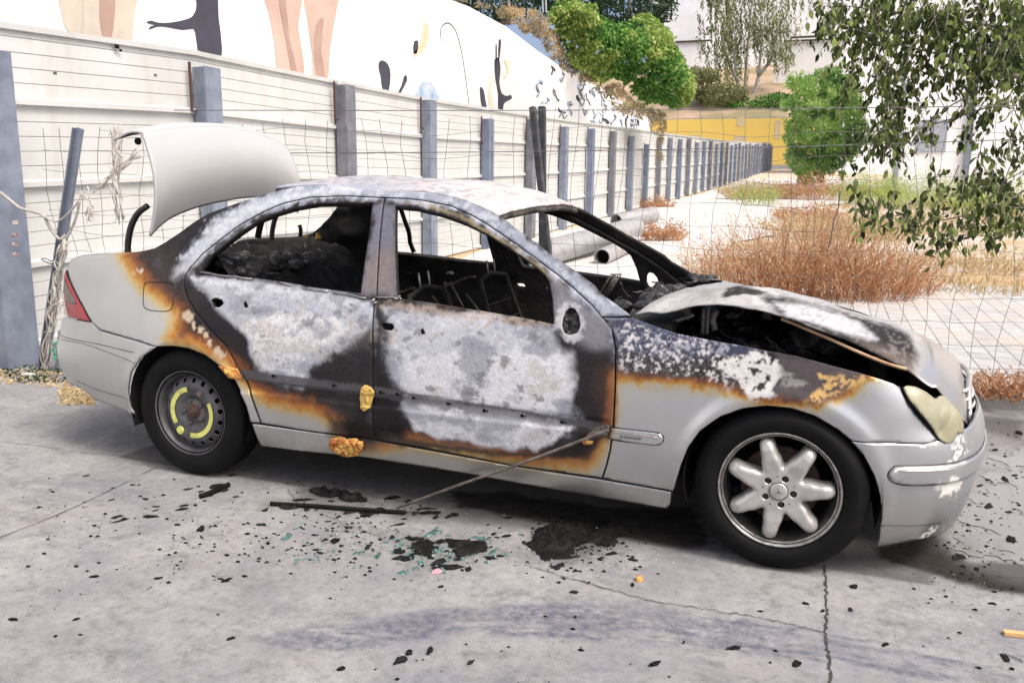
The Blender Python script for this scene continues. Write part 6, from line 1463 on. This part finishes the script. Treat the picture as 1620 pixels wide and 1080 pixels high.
for args in ((1480, 20, 2.5, 46, 75, 26), (1370, 25, 2.5, 20, 38, 18), (1580, 60, 2.4, 44, 45, 40), (1440, 85, 2.3, 34, 48, 28), (1510, 125, 2.4, 20, 50, 18), (1600, 165, 2.4, 14, 30, 24), (1400, 150, 2.3, 24, 30, 32), (1395, 215, 2.2, 20, 22, 22), (1440, 215, 2.2, 8, 25, 14),
             (1590, 240, 2.3, 8, 30, 10), (1560, 300, 2.2, 26, 42, 14), (1480, 340, 2.1, 20, 46, 13), (1400, 335, 2.1, 9, 28, 9), (1590, 350, 2.2, 16, 28, 14), (1480, 372, 2.1, 6, 22, 8), (1370, 110, 2.4, 10, 20, 20), (1330, 15, 2.4, 10, 20, 12), (1540, 30, 2.5, 30, 50, 24), (1600, 110, 2.5, 24, 22, 50), (1440, 45, 2.4, 24, 60, 22), (1350, 55, 2.4, 12, 26, 20), (1560, 100, 2.3, 14, 40, 20)):
    spray(*args)
LP = np.array(LP); LD = np.array(LD); leaves(LP, rg.uniform(.036, .078, len(LP)), LD, .46, 0, 12, name='crown', mat=Lf['near'], parent=tr)
b.build('trunk', M['bark'], tr, True)

# ---- burnt debris on the slab
fragm = [simple('burnt_chip', (.020, .019, .019), (.006, .006, .006), 40, .85, 0, .6, 90, spec=.08), M['soot'], simple('melted_glass', (.03, .07, .065), (.10, .20, .19), 40, .25, 0, .3, 60), simple('charcoal', (.022, .022, .024), (.008, .008, .009), 30, .7, 0, .8, 60, spec=.12)]
def shard(u, v, s_, mat, label, group=None, cat='fragment', name='charred_fragment', h=.010, elong=1.):
    rg = random.Random(int(u*13+v*7)); p_ = un(u, v, 'z', 0); n_ = rg.randint(6, 9); a0_ = rg.uniform(0, 6.28); vs = []
    for k in range(n_):
        a_ = 2*math.pi*k/n_; r_ = s_*rg.uniform(.5, 1.15); x = r_*math.cos(a_)*elong; y = r_*math.sin(a_)*.8
        vs.append((p_[0]+x*math.cos(a0_*.3)-y*math.sin(a0_*.3), p_[1]+x*math.sin(a0_*.3)+y*math.cos(a0_*.3)))
    tz = [rg.uniform(.4, 1)*h for _ in vs]; b_ = MB(); b_.v = [(x, y, .0015) for x, y in vs]+[(p_[0]+(x-p_[0])*.8, p_[1]+(y-p_[1])*.8, .002+t_) for (x, y), t_ in zip(vs, tz)]+[(p_[0], p_[1], h*.9+.002)]
    b_.f = [(k, (k+1) % n_, n_+(k+1) % n_, n_+k) for k in range(n_)]+[(n_+k, n_+(k+1) % n_, 2*n_) for k in range(n_)]
    o = b_.build(name, mat); tag(o, label, cat, group); return o
SP = [(340, 770, .05), (355, 776, .035), (318, 838, .035), (318, 778, .02), (455, 803, .05), (485, 806, .03), (420, 807, .025), (368, 752, .03), (290, 800, .025), (230, 790, .02), (280, 830, .02), (600, 808, .045), (640, 812, .03), (690, 818, .03), (415, 830, .028),
      (620, 850, .025), (628, 870, .03), (672, 876, .045), (650, 852, .03), (696, 858, .035), (740, 866, .05), (765, 862, .03), (695, 890, .05), (741, 900, .025), (780, 845, .02), (725, 884, .03), (790, 880, .02), (697, 928, .018), (530, 856, .035), (500, 870, .02),
      (960, 860, .05), (975, 848, .035), (920, 845, .05), (1350, 928, .03), (907, 937, .025), (1275, 955, .02), (1000, 925, .02), (1260, 1050, .03), (1160, 1025, .03), (1035, 1050, .03), (635, 1045, .035), (648, 1032, .025), (680, 1028, .03), (745, 1048, .02), (365, 1010, .018), (120, 980, .015), (20, 980, .03), (250, 915, .02), (150, 912, .025), (358, 918, .03), (540, 1058, .025), (1345, 965, .02), (1400, 1020, .02),
      (1565, 802, .045), (1590, 760, .04), (1605, 752, .03), (1600, 855, .05), (1575, 712, .03), (1520, 745, .02), (1558, 782, .02), (1610, 685, .05), (1560, 865, .02), (1480, 790, .02), (1590, 722, .02), (1612, 800, .02), (1530, 840, .015), (1545, 900, .02), (1570, 955, .02), (1590, 1040, .03), (1410, 690, .0)]
LBG = 'black charred fragment lying loose on the concrete around the car'
def zone_label(u, v, s_):
    z_ = ('in front of the front bumper on the wet ground' if u > 1440 and v < 900 else 'right of the slab joint in the foreground' if u > 1310 else 'in the foreground between the crack and the slab joint' if u > 1000 and v > 900 else 'around the char heap below the front door' if 815 < u <= 1010 and v < 900 else
          'in the middle foreground below the char heap' if u > 815 else 'among the teal glass crumbs beside the front door' if u > 590 and 835 < v < 910 else 'along the burnt strip below the door gap' if u > 400 and v < 835 else 'on the bare concrete below the rear door' if u > 390 and v < 910 else
          'beside the rear wheel' if u > 250 and v < 800 else 'left of the rear wheel on the left slab' if v < 880 else 'in the left foreground' if u < 500 else 'in the centre foreground')
    sz = 'large' if s_ > .03 else 'small' if s_ > 0 else 'tiny'
    return f'{sz} black charred fragment lying {z_}', f'{sz} charred fragments {z_}'
for u, v, s_ in SP:
    if s_ > 0: shard(u, v, s_*.62, fragm[int(u) % 2*3 if int(u) % 3 else 0], *zone_label(u, v, s_*.8), h=.010 if s_ > .03 else .004, elong=1.5)
rg2 = random.Random(44); zones = [((600, 840, 780, 900), 34, .018), ((400, 800, 560, 890), 22, .014), ((30, 740, 380, 860), 40, .012), ((440, 780, 740, 822), 34, .018), ((820, 825, 985, 890), 34, .022), ((1500, 690, 1620, 900), 44, .013), ((1330, 900, 1620, 1070), 6, .007), ((850, 900, 1300, 1070), 5, .007), ((20, 880, 700, 1070), 10, .007), ((560, 820, 960, 900), 60, .014)]
for (u0, v0, u1, v1), n_, s_ in zones:
    for k in range(n_//2 if n_ > 20 else n_//2):
        uu, vv = (u0+u1)/2+np.clip(rg2.gauss(0, .3), -.6, .6)*(u1-u0), (v0+v1)/2+np.clip(rg2.gauss(0, .3), -.6, .6)*(v1-v0); shard(uu, vv, s_*(.4+1.7*rg2.random()**3), rg2.choice(fragm if 400 < uu < 800 and 830 < vv < 910 else [fragm[0], fragm[1], fragm[3]]), *zone_label(uu, vv, 0), h=.003, elong=rg2.uniform(1.2, 2.8))
def crumbs(polys, n_, size, mat, seed, label, name='charred_crumbs'):
    rg = np.random.default_rng(seed); V_ = []; F = []
    for poly, m2 in polys:
        a = np.array(poly); lo, hi = a.min(0), a.max(0)
        for _ in range(int(n_*m2)):
            q = (lo+hi)/2+np.clip(rg.normal(size=2)*.30, -.75, .75)*(hi-lo) if m2 > .6 else rg.uniform(lo, hi)
            if m2 <= .6 and sdist(q[None], poly)[0] < 0: continue
            p_ = un(q[0], q[1], 'z', 0); s_ = size*(.35+1.9*rg.random()**4); k = int(rg.integers(4, 7)); b0 = len(V_); a0_ = rg.uniform(0, 6.28)
            if fbm(np.array([[p_[0]*4, p_[1]*4, seed*1.]]), 3)[0] < .5+(-.08 if m2 > .6 else .06): continue
            for j in range(k): aa = a0_+2*math.pi*j/k; V_.append((p_[0]+s_*math.cos(aa)*rg.uniform(.6, 1.3), p_[1]+s_*math.sin(aa)*rg.uniform(.5, 1), .0015))
            V_.append((p_[0], p_[1], s_*.5+.002)); F += [(b0+j, b0+(j+1) % k, b0+k) for j in range(k)]
    o = mesh(name, V_, F, mat, None, False); o['kind'] = 'stuff'; o['label'] = label; o['category'] = 'crumbs'
crumbs([([(400, 790), (760, 800), (800, 850), (760, 905), (600, 900), (400, 880), (380, 820)], 1.2), ([(20, 740), (330, 740), (460, 800), (400, 900), (60, 880)], .7), ([(820, 815), (1000, 830), (990, 900), (820, 900)], 1.0), ([(1480, 690), (1620, 680), (1620, 940), (1500, 900)], 1.0), ([(0, 860), (800, 900), (1620, 920), (1620, 1080), (0, 1080)], .45)], 700, .0055, M['soot'], 300, 'fine black soot crumbs strewn over the concrete')
crumbs([([(605, 845), (780, 850), (760, 900), (640, 895)], 1.0), ([(410, 850), (560, 835), (520, 890), (410, 895)], .5)], 420, .007, fragm[2], 301, 'fine teal melted glass crumbs beside the car', 'glass_crumbs')
crumbs([([(0, 700), (1620, 900), (1620, 1080), (0, 1080)], 1.0)], 200, .004, M['rimlip'], 302, 'tiny pale grit strewn over the concrete', 'pale_grit')
# the big heap of char and long burnt strips
def heap(px, label, h, seed, name='char_heap'):
    v, f = cdt([un(*q)[:2] for q in px], [], .012); o_ = np.array([un(*q)[:2] for q in px]); d_ = np.clip(sdist(v, o_), 0, .05)/.05
    n_ = fbm(np.c_[v*36, v[:, 0]*0+seed], 4); z = .003+d_*h*np.clip(n_-.28, 0, 1)*2; k = z[f].mean(1) > .006
    o = mesh(name, np.c_[v, z], f[k].tolist(), M['gloss'], None, True); return tag(o, label, 'debris')
heap([(846, 838), (880, 825), (930, 828), (955, 845), (978, 846), (980, 862), (955, 866), (935, 858), (905, 870), (890, 888), (850, 890), (838, 870), (820, 862), (838, 850)], 'large flat heap of black melted char on the concrete below the front door', .040, 3)
heap([(480, 772), (535, 776), (580, 786), (592, 796), (550, 795), (500, 785)], 'elongated black char patch below the torn rear padding', .05, 4)
heap([(700, 808), (735, 812), (730, 820), (640, 818), (640, 808)], 'thin black char streak at the lower end of the metal bar', .02, 5)
heap([(640, 846), (690, 852), (700, 868), (680, 884), (650, 872)], 'patch of black melted char left of the glass crumbs', .030, 6); heap([(700, 852), (770, 856), (776, 872), (725, 886), (706, 872)], 'patch of black melted char right of the glass crumbs', .030, 7)
p0 = un(962, 680, 'y', -.90); p1 = un(628, 803, 'z', .014); tag(MB().tube(spl([p0, (p0*2+p1)/3-np.array([0, 0, .005]), (p0+2*p1)/3, p1], 8), .0065, 8).build('metal_bar', simple('charred_bar', (.20, .17, .15), (.08, .07, .065), 20, .6, .4)), 'thin burnt metal bar leaning from the front door trim to the ground', 'bar')
tag(MB().tube(spl([un(428, 796, 'z', .01), un(500, 800, 'z', .012), un(580, 806, 'z', .012), un(640, 810, 'z', .01)], 8), .010, 6).build('burnt_strip', M['soot'], None, True), 'long black burnt rubber strip lying along the concrete beside the bar', 'strip')
tag(MB().tube(spl([un(316, 785, 'z', .01), un(335, 778, 'z', .015), un(362, 766, 'z', .012)], 6), .012, 6).build('burnt_strip', M['soot'], None, True), 'short black burnt strip on the ground near the rear wheel', 'strip')
shard(692, 903, .030, simple('pink_label', (.62, .30, .32), (.5, .2, .24), 60, .7), 'small pink label scrap below the glass crumbs', None, 'scrap', 'pink_scrap', .003, 1.5)
shard(1011, 918, .026, M['foam'], 'small scorched brown scrap in front of the char heap', None, 'scrap', 'brown_scrap', .02, .7)
tag(MB().box(un(1608, 1002, 'z', .008), (.075, .022, .012), .15).build('wood_chip', simple('raw_wood', (.60, .38, .18), (.5, .3, .12), 30, .8)), 'small piece of raw wood at the lower right edge', 'wood chip')
